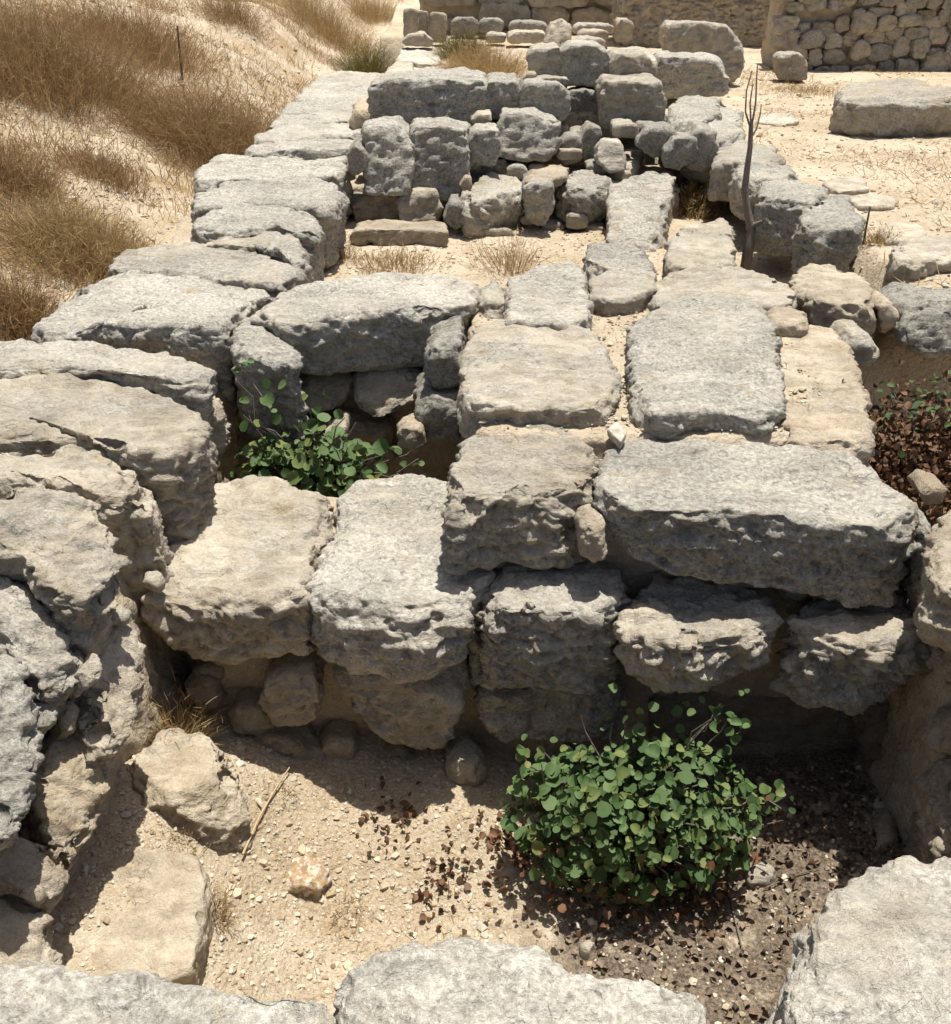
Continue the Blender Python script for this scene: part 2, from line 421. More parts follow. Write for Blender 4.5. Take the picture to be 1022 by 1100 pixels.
CAT = {'block': 'stone block', 'boulder': 'boulder', 'rubble_stone': 'rubble stone', 'slab': 'stone slab', 'pebble': 'pebble', 'post': 'stone post', 'chip': 'stone chip'}
def fin(o, label, cat, group, col):
    tag(o, label, cat, group)
    j = np.random.RandomState(sum(ord(ch) * (i + 1) for i, ch in enumerate(label)) % 99991).uniform(-1, 1, 3)
    o.color = (max(0, col[0] + .17 * j[0]), max(0, col[1] + .2 * j[1]), col[2] * (1 + .08 * j[2]), 1); return o
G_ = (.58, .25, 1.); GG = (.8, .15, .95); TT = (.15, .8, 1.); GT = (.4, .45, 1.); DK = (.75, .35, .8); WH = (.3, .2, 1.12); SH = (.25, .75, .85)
def T(name, label, group, pts, z, th, r=.05, col=G_, zb=None, back=.95, rough=1., thl=None, cat='stone block', shift=(0, 0), **k):
    """block known by the ring of its top (photo pixels) at height z (zb at its far side), thickness th (th left .. thr right)"""
    a = np.asarray(pts, float); y0, y1 = a[:, 1].min(), a[:, 1].max()
    P3 = np.array([atz(x, y, z if zb is None else z + (zb - z) * (y1 - y) / (y1 - y0)) for x, y in a])
    if isinstance(th, tuple):
        x0, x1 = P3[:, 0].min(), P3[:, 0].max(); tv = th[0] + (th[1] - th[0]) * (P3[:, 0] - x0) / (x1 - x0)
    else: tv = np.full(len(P3), th)
    if zb is not None: tv = tv + (P3[:, 2] - P3[:, 2].min())
    E = np.stack([np.full(len(P3), shift[0]), np.full(len(P3), shift[1]), -tv], 1)
    o = stone(name, P3, E, r=r, n=res(P3, th), back=back, rough=rough, **k)
    return fin(o, label, cat, group, col)
def Fc(name, label, group, pts, y, dp, r=.04, col=G_, back=.92, rough=1., cat='stone block', lean=0., **k):
    k.setdefault('facet', .4 if y > 6 else 1.); r = r * (.4 if y > 6 else 1)
    """block known by the outline of its front (photo pixels) at distance y along the walls, dp deep; lean = top set back"""
    a = np.asarray(pts, float); y0, y1 = a[:, 1].min(), a[:, 1].max()
    if 6.5 < y < 9.5:                                  # squared off and close fitting
        k.setdefault('wob', .015); lo, hi = a.min(0), a.max(0); m_ = (lo + hi) / 2; u_ = (a - m_) / (hi - m_)
        a = m_ + u_ / np.maximum(np.abs(u_).max(1, keepdims=True), .3) ** .9 * (hi - m_) * 1.09
    P3 = np.array([aty(px, py, y + lean * (y1 - py) / (y1 - y0)) for px, py in a])
    o = stone(name, P3, (0, dp, 0), r=r, n=res(P3, dp), back=back, rough=rough, **k)
    return fin(o, label, cat, group, col)
def Sd(name, label, group, pts, x, dp, r=.05, col=GT, back=.9, rough=1., cat='stone block', lean=0., **k):
    """block known by its face looking to +X at plane x, dp deep; lean = top set back"""
    a = np.asarray(pts, float); y0, y1 = a[:, 1].min(), a[:, 1].max()
    P3 = np.array([atx(px, py, x - lean * (y1 - py) / (y1 - y0)) for px, py in a])
    o = stone(name, P3, (-dp, 0, 0), r=r, n=res(P3, dp), back=back, rough=rough, **k)
    return fin(o, label, cat, group, col)
def Pl(name, label, group, pts, anchor, x, nrm, dp, r=.06, col=GT, back=.9, cat='stone block', **k):
    """boulder known by its outline (photo pixels) on a slanting face through `anchor` at plane x, facing nrm, dp deep"""
    n_ = np.array(nrm, float); n_ /= np.linalg.norm(n_); p0 = atx(*anchor, x)
    P3 = np.array([CAM + ray(*q) * ((p0 - CAM) @ n_ / (ray(*q) @ n_)) for q in pts])
    o = stone(name, P3, -n_ * dp, r=r, n=res(P3, dp), back=back, **k)
    return fin(o, label, cat, group, col)
def box(x0, x1, y, w):     # front outline helper: x0,y0,x1,y1 pixels -> slightly chamfered ring
    return [(x0, y + w * .0), (x1, y), (x1, y + w), (x0, y + w)]
def ring4(x0, y0, x1, y1, c=.18):
    dx, dy = (x1 - x0) * c, (y1 - y0) * c
    return [(x0 + dx, y0), (x1 - dx, y0 + dy * .3), (x1, y0 + dy), (x1 - dx * .2, y1 - dy), (x1 - dx, y1), (x0 + dx * .7, y1), (x0, y1 - dy), (x0 + dx * .2, y0 + dy)]
def core(name, label, x0, x1, y0, y1, z0, z1, r=.05, n=50, rough=1.):
    P3 = [(x0, y0, z1), (x1, y0, z1), (x1, y1, z1), (x0, y1, z1)]
    o = stone(name, P3, (0, 0, z0 - z1), r=r, n=n, back=1.0, rough=rough, mat=MORTAR, wob=.02, stra=.3, facet=.35)
    return tag(o, label, 'wall core', 'sandy mortar cores of the ruined walls')

# ------------------------------------------------------------------ terrain
def Hf(x, y):
    x = np.asarray(x, float); y = np.asarray(y, float)
    p = np.stack([x, y, np.zeros_like(x)], -1).reshape(-1, 3)
    n1 = gn(p * .55 + 4).reshape(x.shape); n2 = gn(p * 2.1 + 9).reshape(x.shape); n3 = gn(p * 7 + 2).reshape(x.shape); n4 = gn(p * 19 + 6).reshape(x.shape)
    hill = -.26 + .30 * np.maximum(0, -1.95 - x) + .03 * np.maximum(0, y - 4) * ss(-2., -3.2, x) + .16 * n1 * ss(-2, -3.4, x) + .07 * n2 * ss(-1.9, -2.5, x)
    hill = hill + .10 * np.maximum(0, y - 19)
    terr = .08 + .025 * n2 + .1 * np.maximum(0, y - 19)
    strip = -.26 + .03 * n2
    pit1 = -1.2 + .12 * ss(2.15, 2.6, y) * ss(.3, -.15, x) + .40 * ss(-.4, -1.05, x) * ss(2.9, 2.2, y) + .12 * ss(-.3, -.95, x) * ss(2.2, 2.9, y) + .03 * n2 + .07 * ss(.75, 1.2, x) * ss(1.7, 2.3, y)
    pit2 = -.95
    pitr = -.55 + .05 * n2
    inside_x = ss(-1.5, -1.44, x)
    z = hill * (1 - inside_x) + inside_x * terr
    def put(z, v, x0, x1, y0, y1, w=.06):
        m = ss(x0 - w, x0 + w, x) * ss(x1 + w, x1 - w, x) * ss(y0 - w, y0 + w, y) * ss(y1 + w, y1 - w, y)
        return z * (1 - m) + v * m
    z = put(z, -.3, -1.92, -.95, 4.9, 17, .08)
    z = put(z, strip, -1.3, 2.02, 4.7, 8.4, .13)
    z = put(z, -.4, -3.2, 3.2, -1.2, 4.7, .12)
    z = put(z, np.where(x < -2.05, hill, z), -9, -2.05, -2, 4.9, .1)
    z = put(z, pitr, 1.5, 3.0, 2.9, 4.55, .12)
    z = put(z, pit2, -1.2, .1, 3.55, 4.6)
    z = put(z, pit1, -1.35, 1.75, 1.15, 3.15)
    z = z + .012 * n3 + .006 * n4
    return z
def grid_lines(a, b, step, lo, hi):
    c = list(np.arange(a, b + 1e-6, step)); s = step; v = b; right = []
    while v < hi: s *= 1.18; v += s; right.append(v)
    s = step; v = a; left = []
    while v > lo: s *= 1.18; v -= s; left.append(v)
    return np.array(left[::-1] + c + right)
gx = grid_lines(-3.2, 3.2, .025, -160, 160)
gy = np.concatenate([np.arange(-1, 1.1, .1), np.arange(1.1, 7.6, .025), np.arange(7.6, 18, .07)])
gy = np.concatenate([gy, 18 + np.cumsum(.07 * 1.15 ** np.arange(1, 42))])
GXX, GYY = np.meshgrid(gx, gy, indexing='ij')
GZ = Hf(GXX, GYY)
gi = np.arange(GXX.size).reshape(GXX.shape)
ground = quads('ground', np.stack([GXX, GYY, GZ], -1).reshape(-1, 3),
               np.stack([gi[:-1, :-1], gi[1:, :-1], gi[1:, 1:], gi[:-1, 1:]], -1).reshape(-1, 4), GROUND)
tag(ground, kind='structure')
def hit(px, py):
    d = ray(px, py); t = np.linspace(1, 40, 4000); P = CAM + d * t[:, None]
    h = Hf(P[:, 0], P[:, 1]); i = int(np.argmax(P[:, 2] < h)); q = P[i].copy(); q[2] = h[i]; return q

# ------------------------------------------------------------------ mortar and earth cores of the walls
core('wall_core', 'sandy earth core showing between the paired steps of the front cross wall', -1.0, .36, 2.93, 3.62, -1.4, -.42, n=80, rough=.6)
core('wall_core', 'dark recessed earth under the longest block', .3, 1.52, 3.02, 3.62, -1.4, -.46, n=70)
core('wall_core', 'dried mud mortar bedding the big flat platform blocks', -.02, 1.40, 3.26, 4.95, -1.0, .02, n=90, rough=.6)
core('wall_core', 'dried mud mortar in the joint between the two upper course blocks', -.02, 1.40, 3.0, 3.3, -1.0, -.055, n=60, rough=.6)
P3 = [(-1.9, 1.0, -.4), (-1.46, 1.0, -.42), (-1.40, 2.0, -.34), (-1.24, 2.5, -.18), (-1.14, 3.2, -.12), (-1.13, 5.2, -.12), (-1.84, 5.2, -.12)]
E3 = [(0, 0, -.9), (.50, 0, -.8), (.44, 0, -.85), (.26, 0, -1.1), (.06, 0, -1.3), (.05, 0, -1.3), (0, 0, -1.3)]
tag(stone('wall_core', P3, E3, r=.05, n=90, back=1., rough=1.2, mat=MORTAR, wob=.02, stra=.4, facet=.3), 'earth core inside the long left wall', 'wall core', 'sandy mortar cores of the ruined walls')
core('wall_core', 'crumbling tan earth face at the far half of the left wall', -1.84, -1.0, 5.1, 13.5, -.5, -.04, n=90, rough=1.6)
core('wall_core', 'shaded earth core behind the second pit', -1.0, .02, 4.5, 5.0, -1.1, -.08, n=30)
core('wall_core', 'earth core behind the stepped far cross wall', -1.0, 1.5, 7.5, 8.3, -.4, -.04, n=60)
core('wall_core', 'upper earth core of the stepped far cross wall', -1.0, 1.45, 8.6, 9.4, -.1, .30, n=60)
core('wall_core', 'earth bank under the right edge of the front pit', 1.46, 2.2, 1.2, 2.9, -1.4, -.35, n=40)

# ------------------------------------------------------------------ stones
NEAR = 'big blocks of the nearest wall'
T('block', 'pale grey slab filling the bottom left corner', NEAR, [(-160, 1048), (60, 1034), (150, 1040), (215, 1046), (290, 1066), (358, 1074), (362, 1110), (360, 1200), (-160, 1200)], 0, .45, r=.03, col=(.8, .05, 1.1), rough=.7, facet=.1)
T('block', 'pale grey block at the middle of the bottom edge', NEAR, [(363, 1100), (366, 1055), (380, 1033), (430, 1012), (505, 1001), (560, 1010), (640, 1046), (700, 1036), (735, 1050), (758, 1080), (772, 1110), (775, 1200), (364, 1200)], 0, .45, r=.04, col=(.7, .05, 1.12), rough=.8, facet=.1)
T('boulder', 'big rounded whitish boulder in the bottom right corner', NEAR, [(846, 1110), (842, 1050), (848, 1000), (875, 968), (925, 938), (975, 920), (1030, 920), (1150, 930), (1170, 1200), (852, 1200)], .04, .55, r=.08, col=(.5, .1, 1.15), cat='boulder', rough=.8, facet=.1)

LW = 'stones of the long left wall'
T('block', 'long grey slab with a rounded end, level with the green leafy pit', LW, [(-160, 372), (0, 362), (80, 366), (150, 371), (205, 380), (229, 391), (231, 408), (215, 414), (150, 398), (60, 396), (-160, 405)], .08, .26, r=.07, col=G_, facet=.35)
T('block', 'broad cracked block in front of the rounded slab of the left wall', LW, [(-160, 415), (0, 404), (100, 402), (165, 412), (208, 428), (220, 452), (196, 482), (165, 490), (100, 468), (-160, 472)], .04, .5, r=.06, col=(.5, .4, 1.0), shift=(.02, 0), facet=.35)
T('block', 'narrow pale block with a ragged end above the dry grass tuft', LW, [(-160, 480), (0, 474), (80, 472), (135, 480), (160, 497), (158, 522), (120, 528), (60, 514), (-160, 512)], .03, .5, r=.13, col=(.4, .4, 1.04), facet=.35, shift=(.05, 0), stra=.6)
Pl('block', 'large sloping block of the left wall left of the dry grass tuft', LW, [(-110, 524), (0, 514), (60, 514), (100, 522), (124, 556), (135, 605), (131, 640), (102, 666), (60, 640), (20, 602), (-110, 560)], (70, 590), -1.13, (.32, -.28, .9), .35, r=.08, col=(.5, .3, 1.04), facet=.6)
Pl('boulder', 'rounded grey boulder with a tan broken front in the left wall', LW, [(-110, 585), (0, 588), (48, 606), (76, 634), (93, 668), (92, 700), (78, 738), (52, 742), (28, 712), (0, 690), (-110, 675)], (45, 665), -1.18, (.42, -.34, .84), .35, r=.09, col=(.6, .35, 1.02), cat='boulder', facet=.7)
Pl('block', 'tall grey stone cut by the left edge of the photo', LW, [(-110, 690), (0, 690), (26, 704), (40, 738), (43, 785), (34, 850), (18, 902), (0, 912), (-110, 915)], (15, 790), -1.14, (.55, -.3, .78), .4, r=.08, col=(.65, .35, 1.02), facet=.6)
Pl('block', 'upright grey and tan stone beside the paired step blocks', LW, [(92, 695), (108, 672), (132, 654), (154, 672), (163, 705), (162, 738), (148, 772), (124, 820), (104, 800), (84, 755)], (128, 735), -1.02, (.62, -.22, .75), .4, r=.06, col=(.4, .55, 1.03))
Pl('block', 'tan stone with deep grooves low in the left wall', LW, [(42, 812), (60, 788), (108, 776), (119, 812), (117, 850), (103, 890), (84, 928), (60, 905), (44, 868)], (82, 855), -1.08, (.6, -.3, .74), .4, r=.05, col=(.08, .75, 1.06))
Pl('block', 'undercut tan stone casting a hooked shadow at lower left', LW, [(-110, 900), (0, 896), (45, 898), (70, 910), (77, 935), (70, 958), (52, 976), (24, 955), (-110, 945)], (30, 935), -1.14, (.4, -.4, .82), .3, r=.04, col=TT)
Pl('block', 'pale tan stone at the foot of the left wall above the bottom slab', LW, [(-110, 955), (0, 955), (38, 962), (56, 990), (62, 1040), (45, 1075), (-110, 1075)], (20, 1005), -1.14, (.35, -.3, .9), .4, r=.05, col=(.05, .6, 1.1))
Pl('rubble_stone', 'small white wedge stone stuck in the left wall', 'small fill stones of the left wall', [(84, 722), (100, 698), (113, 704), (112, 722), (94, 738)], (98, 716), -1.04, (.6, -.3, .74), .15, r=.015, col=(.0, .1, 1.25), cat='rubble stone')
Pl('rubble_stone', 'small grey fill stone right of the tall grey stone', 'small fill stones of the left wall', [(37, 752), (52, 740), (64, 755), (60, 778), (42, 782)], (50, 762), -1.14, (.6, -.3, .74), .15, r=.02, cat='rubble stone')
Pl('rubble_stone', 'little tan fill stone between grey boulder and grooved stone', 'small fill stones of the left wall', [(65, 762), (76, 746), (86, 758), (82, 784), (70, 786)], (75, 766), -1.11, (.6, -.3, .74), .15, r=.02, cat='rubble stone')
Pl('rubble_stone', 'small pale stone lodged below the dry grass tuft', 'small fill stones of the left wall', [(118, 656), (130, 648), (143, 655), (140, 666), (122, 668)], (130, 657), -1.04, (.5, -.3, .8), .12, r=.015, col=WH, cat='rubble stone')
T('rubble_stone', 'small white stone on the edge beside the dry grass tuft', 'small fill stones of the left wall', [(152, 622), (158, 610), (170, 610), (175, 618), (168, 626)], -.28, .05, r=.012, col=(.05, .1, 1.2), cat='rubble stone')

T('block', 'wide flat block of the left wall with a dark shaded front', LW, [(33, 352), (58, 325), (92, 302), (125, 291), (190, 290), (280, 298), (296, 312), (268, 326), (252, 342), (246, 354), (180, 352), (108, 346), (70, 362)], .08, .4, r=.05, col=(.6, .1, 1.06), facet=.5)
T('block', 'chunky corner stone at the left end of the second cross wall', LW, [(252, 356), (262, 342), (288, 346), (308, 360), (323, 380), (312, 392), (290, 388), (258, 382)], .04, .42, r=.05, col=G_, facet=.5)
T('block', 'thick slab of the left wall level with the sandy strip', LW, [(116, 286), (130, 269), (195, 259), (255, 262), (292, 272), (320, 291), (300, 307), (250, 299), (150, 293)], .1, .34, r=.05, col=G_, facet=.5)
T('block', 'grey wall stone with a pointed inner end beside the sandy strip', LW, [(212, 262), (228, 252), (300, 244), (326, 254), (330, 278), (318, 284), (285, 266), (240, 264)], .11, .36, r=.04, col=G_, facet=.5)
T('block', 'pale wall stone with a dark notched left end', LW, [(203, 242), (215, 228), (250, 219), (310, 220), (338, 230), (347, 248), (332, 254), (300, 244), (240, 250)], .12, .36, r=.05, col=(.7, .1, 1.08), facet=.5)
T('block', 'speckled grey wall stone, third from the dark squared end', LW, [(203, 222), (212, 206), (250, 193), (320, 189), (366, 193), (368, 212), (352, 226), (320, 220), (250, 218)], .12, .36, r=.05, col=(.7, .15, 1.0), facet=.5)
T('block', 'wall stone with a dark squared left end above the slope', LW, [(207, 194), (215, 178), (238, 166), (300, 163), (368, 162), (374, 180), (350, 189), (250, 192)], .12, .36, r=.03, col=(.6, .2, 1.06), facet=.5)
strips = [
 ([(262, 165), (270, 152), (330, 148), (384, 148), (380, 161), (300, 163)], 'narrow rugged wall stone just beyond the dark squared end'),
 ([(270, 152), (276, 144), (292, 135), (345, 131), (394, 131), (388, 147), (330, 149)], 'wall stone with a dark notch beside the brown shrub'),
 ([(286, 135), (302, 122), (350, 118), (397, 119), (394, 131), (340, 133)], 'long flat wall stone in the middle of the far left wall'),
 ([(302, 123), (312, 108), (360, 104), (402, 105), (399, 119), (350, 120)], 'thin pale wall stone behind the long flat one'),
 ([(314, 108), (330, 93), (370, 91), (408, 92), (404, 105), (360, 106)], 'greyish wall stone left of the dark fronted far block'),
 ([(332, 94), (345, 77), (380, 75), (416, 78), (412, 91), (370, 92)], 'last broad stone at the far end of the left wall'),
]
for pts, lab in strips: T('block', lab, LW, pts, .17, .45, r=.03, col=(.65, .12, 1.04))
T('slab', 'low pale slab beyond the broad end of the left wall', 'flat stones past the left wall end', [(412, 78), (425, 66), (442, 66), (446, 78), (430, 82)], .12, .2, r=.03, col=WH, cat='stone slab')
T('slab', 'flat pale slab in front of the three upright posts', 'flat stones past the left wall end', [(426, 64), (432, 49), (466, 49), (474, 62), (470, 70), (448, 68)], .12, .2, r=.03, col=WH, cat='stone slab')
T('slab', 'pale slab at the corner of the dry grass plot', 'flat stones past the left wall end', [(450, 84), (456, 73), (478, 71), (486, 78), (484, 87), (468, 88)], .14, .24, r=.03, col=WH, cat='stone slab')

# --- front cross wall, upper course
FA = 'squared blocks of the front cross wall'
T('block', 'longest squared block, crowning the front cross wall', FA, [(641, 530), (643, 500), (658, 478), (690, 470), (756, 471), (840, 472), (930, 482), (962, 498), (982, 522), (992, 556), (960, 566), (880, 560), (800, 550), (700, 548), (660, 540)], 0, (.20, .36), r=.028, col=(.72, .15, 1.02), back=.97)
T('block', 'short squared block left of the longest block, on the upper course', FA, [(481, 540), (483, 505), (495, 472), (535, 458), (600, 456), (632, 466), (640, 492), (634, 528), (600, 532), (540, 526)], 0, .30, r=.035, col=(.6, .25, 1.02), back=.93, rough=1.3)
Fc('rubble_stone', 'narrow grey wedge stone between the two upper course blocks', FA, [(624, 572), (634, 566), (650, 572), (653, 600), (640, 612), (624, 606)], 2.78, .2, r=.02, col=GT, cat='rubble stone')
T('block', 'wide step block at the left end of the front cross wall', FA, [(151, 632), (164, 580), (180, 535), (205, 521), (259, 509), (310, 516), (352, 526), (356, 552), (338, 600), (326, 640), (270, 648), (200, 640)], -.32, (.30, .34), r=.06, col=(.5, .25, 1.05), back=.94, rough=1.2)
T('block', 'right hand step block left of the short squared block', FA, [(331, 640), (345, 590), (362, 545), (386, 508), (432, 505), (480, 512), (540, 520), (550, 570), (530, 610), (505, 634), (500, 655), (440, 668), (370, 654)], -.32, (.32, .24), r=.05, col=(.55, .2, 1.05), back=.92, rough=1.1)
T('block', 'nearly square block below the short squared block', FA, [(514, 652), (518, 616), (540, 590), (600, 580), (655, 590), (672, 628), (671, 650), (640, 656), (560, 654)], -.33, (.40, .38), r=.04, col=(.6, .25, .95), back=.92, rough=1.3)
T('block', 'rugged broken block under the middle of the longest block', FA, [(671, 676), (674, 645), (700, 615), (780, 612), (826, 628), (830, 664), (815, 682), (760, 690), (700, 690)], -.36, (.22, .24), r=.05, col=(.6, .2, 1.08), back=.9, rough=1.8)
T('block', 'ragged bright edged block under the right end of the longest block', FA, [(844, 668), (848, 640), (880, 615), (950, 612), (990, 630), (994, 690), (940, 700), (880, 688)], -.37, (.28, .34), r=.05, col=(.6, .2, 1.08), back=.9, rough=1.7)
Fc('block', 'dark third course block under the right hand step block', FA, [(362, 735), (372, 722), (430, 716), (490, 712), (501, 730), (500, 770), (485, 808), (455, 818), (410, 808), (375, 780)], 2.76, .4, r=.06, col=(.5, .4, .95))
Fc('block', 'flat dark third course stone behind the leafy bush', FA, [(513, 760), (520, 745), (600, 738), (668, 742), (672, 765), (660, 795), (600, 805), (530, 800)], 2.80, .4, r=.05, col=(.7, .3, .85))
Fc('boulder', 'rounded tan stone under the wide step block', FA, [(282, 740), (298, 730), (330, 728), (343, 748), (340, 775), (322, 792), (295, 786), (278, 765)], 2.74, .25, r=.06, col=SH, cat='boulder')
RB = 'rubble stones at the foot of the front cross wall'
for pts, y, lab in [
 ([(243, 772), (262, 760), (290, 768), (298, 786), (280, 796), (250, 790)], 2.80, 'flat rubble stone left of the rounded tan stone'),
 ([(340, 808), (352, 796), (378, 800), (386, 818), (365, 826), (345, 822)], 2.80, 'small grey rubble stone right of the rounded tan stone'),
 ([(270, 800), (300, 794), (335, 802), (345, 825), (310, 842), (275, 832)], 2.76, 'broad rubble stone below the rounded tan stone'),
 ([(360, 830), (372, 822), (386, 832), (384, 850), (366, 852)], 2.76, 'egg sized rubble stone on the sand edge under the third course'),
 ([(400, 822), (430, 815), (458, 825), (455, 845), (415, 848)], 2.8, 'low dark rubble stone under the dark third course block'),
 ([(476, 836), (490, 824), (512, 826), (524, 840), (516, 852), (490, 850)], 2.7, 'pale rubble stone left of the leafy bush'),
 ([(196, 742), (215, 728), (236, 738), (236, 762), (212, 770)], 2.86, 'shaded rubble stone deep under the wide step block'),
 ([(204, 724), (222, 716), (240, 722), (238, 736), (214, 738)], 2.9, 'dark rubble stone tucked against the left wall corner'),
 ([(503, 690), (512, 676), (520, 700), (522, 735), (508, 740)], 2.86, 'narrow chink stone left of the nearly square block'),
 ([(770, 620), (800, 612), (822, 622), (815, 634), (780, 632)], 2.9, 'flat sliver stone under the longest block'),
 ([(838, 632), (858, 626), (872, 640), (862, 652), (842, 650)], 2.86, 'small packing stone above the ragged bright edged block')]:
    Fc('rubble_stone', lab, RB, pts, y, .18, r=.03, col=SH if 'rubble' in lab else GT, cat='rubble stone')
for pts, z, lab in [([(196, 731), (204, 728), (208, 733), (202, 738)], -.86, 'tiny white pebble in the shade under the wide step block'),
                    ([(188, 744), (200, 740), (212, 746), (206, 752), (192, 752)], -.9, 'small grey pebble below the tiny white pebble')]:
    T('pebble', lab, RB, pts, z, .04, r=.012, col=WH, cat='pebble')
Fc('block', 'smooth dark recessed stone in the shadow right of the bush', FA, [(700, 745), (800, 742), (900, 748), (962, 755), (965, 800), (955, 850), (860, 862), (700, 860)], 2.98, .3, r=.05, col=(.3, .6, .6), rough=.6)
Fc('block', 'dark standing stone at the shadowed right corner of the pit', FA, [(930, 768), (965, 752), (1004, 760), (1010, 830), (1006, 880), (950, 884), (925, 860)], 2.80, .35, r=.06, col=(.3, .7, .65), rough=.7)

RE = 'stones at the right edge of the front pit'
Fc('rubble_stone', 'slim upright grey stone right of the longest block', RE, [(987, 590), (998, 562), (1008, 575), (1011, 620), (1007, 662), (992, 666), (984, 640)], 2.74, .25, r=.03, col=G_, cat='rubble stone')
T('block', 'tan block cut by the right edge beside the slim upright stone', RE, [(1002, 600), (1004, 548), (1040, 542), (1120, 545), (1120, 640), (1008, 640)], -.0, .24, r=.04, col=(.3, .6, 1.05))
Fc('block', 'tan stone under the right edge block', RE, [(1002, 662), (1020, 650), (1060, 655), (1060, 720), (1010, 712)], 2.62, .3, r=.04, col=TT)
Fc('rubble_stone', 'tiny white stone near the right edge', RE, [(996, 712), (1004, 704), (1016, 716), (1010, 724), (998, 722)], 2.60, .1, r=.012, col=(.05, .1, 1.2), cat='rubble stone')
T('block', 'tan sunlit stone low on the right edge above the big boulder', RE, [(1006, 815), (1016, 790), (1050, 780), (1140, 790), (1140, 905), (1014, 905)], -.72, .6, r=.06, col=(.15, .75, 1.0))
Fc('rubble_stone', 'rusty tan stone on the ground right of the longest block', RE, [(990, 532), (1000, 524), (1020, 528), (1020, 542), (996, 545)], 3.0, .15, r=.02, col=(.0, 1., .95), cat='rubble stone')

for pts, lab in [([(1002, 705), (1018, 690), (1050, 690), (1055, 735), (1010, 745)], 'dark upper stone in the shaded right wall of the front pit'),
                 ([(986, 770), (1004, 752), (1040, 750), (1045, 800), (1000, 812)], 'middle stone in the shaded right wall of the front pit'),
                 ([(975, 830), (990, 815), (1012, 815), (1015, 870), (985, 885)], 'lowest stone in the shaded right wall of the front pit'),
                 ([(1015, 850), (1030, 830), (1060, 840), (1060, 900), (1020, 905)], 'tan stone behind the big boulder in the right pit wall')]:
    Sd('block', lab, RE, pts, 1.41, -.35, r=.04, col=SH)

# --- platform
PL = 'flat blocks of the platform behind the front cross wall'
T('block', 'pale block with a speckled front at the left edge of the platform', PL, [(497, 432), (496, 375), (510, 350), (545, 338), (600, 336), (638, 350), (655, 385), (665, 414), (652, 436), (600, 440), (540, 434)], .10, .18, r=.035, col=(.55, .2, 1.08), back=.98)
T('block', 'pale stone running back from the platform edge to the sandy strip', PL, [(545, 345), (546, 300), (575, 284), (612, 280), (628, 290), (634, 325), (637, 348), (600, 346)], .12, .25, r=.03, col=(.6, .2, 1.08))
T('block', 'largest grooved block in the middle of the platform', PL, [(682, 436), (678, 390), (676, 346), (700, 326), (760, 316), (815, 322), (832, 348), (838, 395), (844, 430), (820, 446), (760, 440), (715, 446)], .10, .17, r=.035, col=(.7, .1, 1.0), back=.98, stra=1.5)
T('slab', 'tan stained flat slab on the right side of the platform', PL, [(836, 472), (834, 410), (828, 358), (850, 346), (884, 345), (905, 362), (924, 388), (930, 430), (934, 482), (890, 478)], .03, .3, r=.03, col=(.25, .7, 1.03), cat='stone slab')
T('slab', 'flat grey slab behind the largest grooved block', PL, [(700, 330), (705, 296), (745, 286), (800, 286), (836, 298), (859, 318), (846, 330), (815, 326), (760, 318)], .09, .22, r=.03, col=G_, cat='stone slab')
T('rubble_stone', 'small tan stone between grooved block and tan stained slab', PL, [(822, 328), (845, 324), (866, 330), (868, 346), (845, 348), (828, 346)], .08, .14, r=.03, col=TT, cat='rubble stone')
T('block', 'short stone above a black gap at the platform rear', PL, [(631, 318), (633, 297), (660, 287), (705, 290), (708, 306), (690, 318), (655, 324)], .10, .12, r=.03, col=G_, back=.85)
T('chip', 'bright white stone chip lying on the mortar', None, [(652, 460), (663, 452), (674, 463), (667, 475)], .055, .03, r=.004, facet=0, col=(.0, .0, 1.35), cat='stone chip', rough=.3)
#T('chip', 'thin white flake on the longest squared block', None, [(708, 503), (714, 500), (718, 505), (712, 508)], .035, .03, r=.005, col=(.0, .0, 1.35), cat='stone chip', rough=.3)

# --- second cross wall and its pit
SB = 'blocks of the second cross wall'
T('block', 'long pale topped block bridging the leafy pit', SB, [(268, 334), (310, 309), (370, 295), (430, 290), (500, 293), (512, 304), (508, 324), (480, 330), (400, 334), (312, 346)], .10, (.26, .32), r=.04, col=(.65, .15, 1.05), back=.95)
T('rubble_stone', 'small shaded stone under the left end of the long bridging block', SB, [(268, 340), (276, 328), (300, 328), (314, 338), (308, 350), (280, 350)], .05, .2, r=.03, col=G_, cat='rubble stone')
T('block', 'narrow stone filling the gap beside the long bridging block', SB, [(516, 325), (518, 302), (532, 297), (546, 302), (545, 326), (530, 330)], .08, .25, r=.03, col=G_)
Fc('rubble_stone', 'sunlit rugged stone at left under the long bridging block', SB, [(315, 412), (322, 400), (350, 398), (372, 402), (374, 430), (360, 446), (325, 444)], 4.30, .4, r=.04, col=GT, lean=.12, cat='rubble stone')
Fc('rubble_stone', 'sunlit rugged stone at centre under the long bridging block', SB, [(376, 410), (384, 401), (430, 399), (455, 404), (452, 425), (430, 446), (400, 455), (384, 440)], 4.27, .4, r=.05, col=GT, lean=.12, cat='rubble stone')
Fc('block', 'dark cube stone at the right wall of the leafy pit', SB, [(457, 385), (466, 374), (495, 367), (498, 395), (496, 420), (462, 422)], 4.05, .4, r=.03, col=DK)
Fc('block', 'dark split stone below the dark cube stone', SB, [(444, 440), (456, 428), (496, 428), (500, 455), (496, 476), (452, 472)], 3.98, .4, r=.03, col=DK)
Fc('rubble_stone', 'rounded shaded stone low in the leafy pit', SB, [(424, 470), (436, 458), (452, 462), (458, 480), (446, 492), (428, 488)], 3.9, .2, r=.04, col=SH, cat='rubble stone')
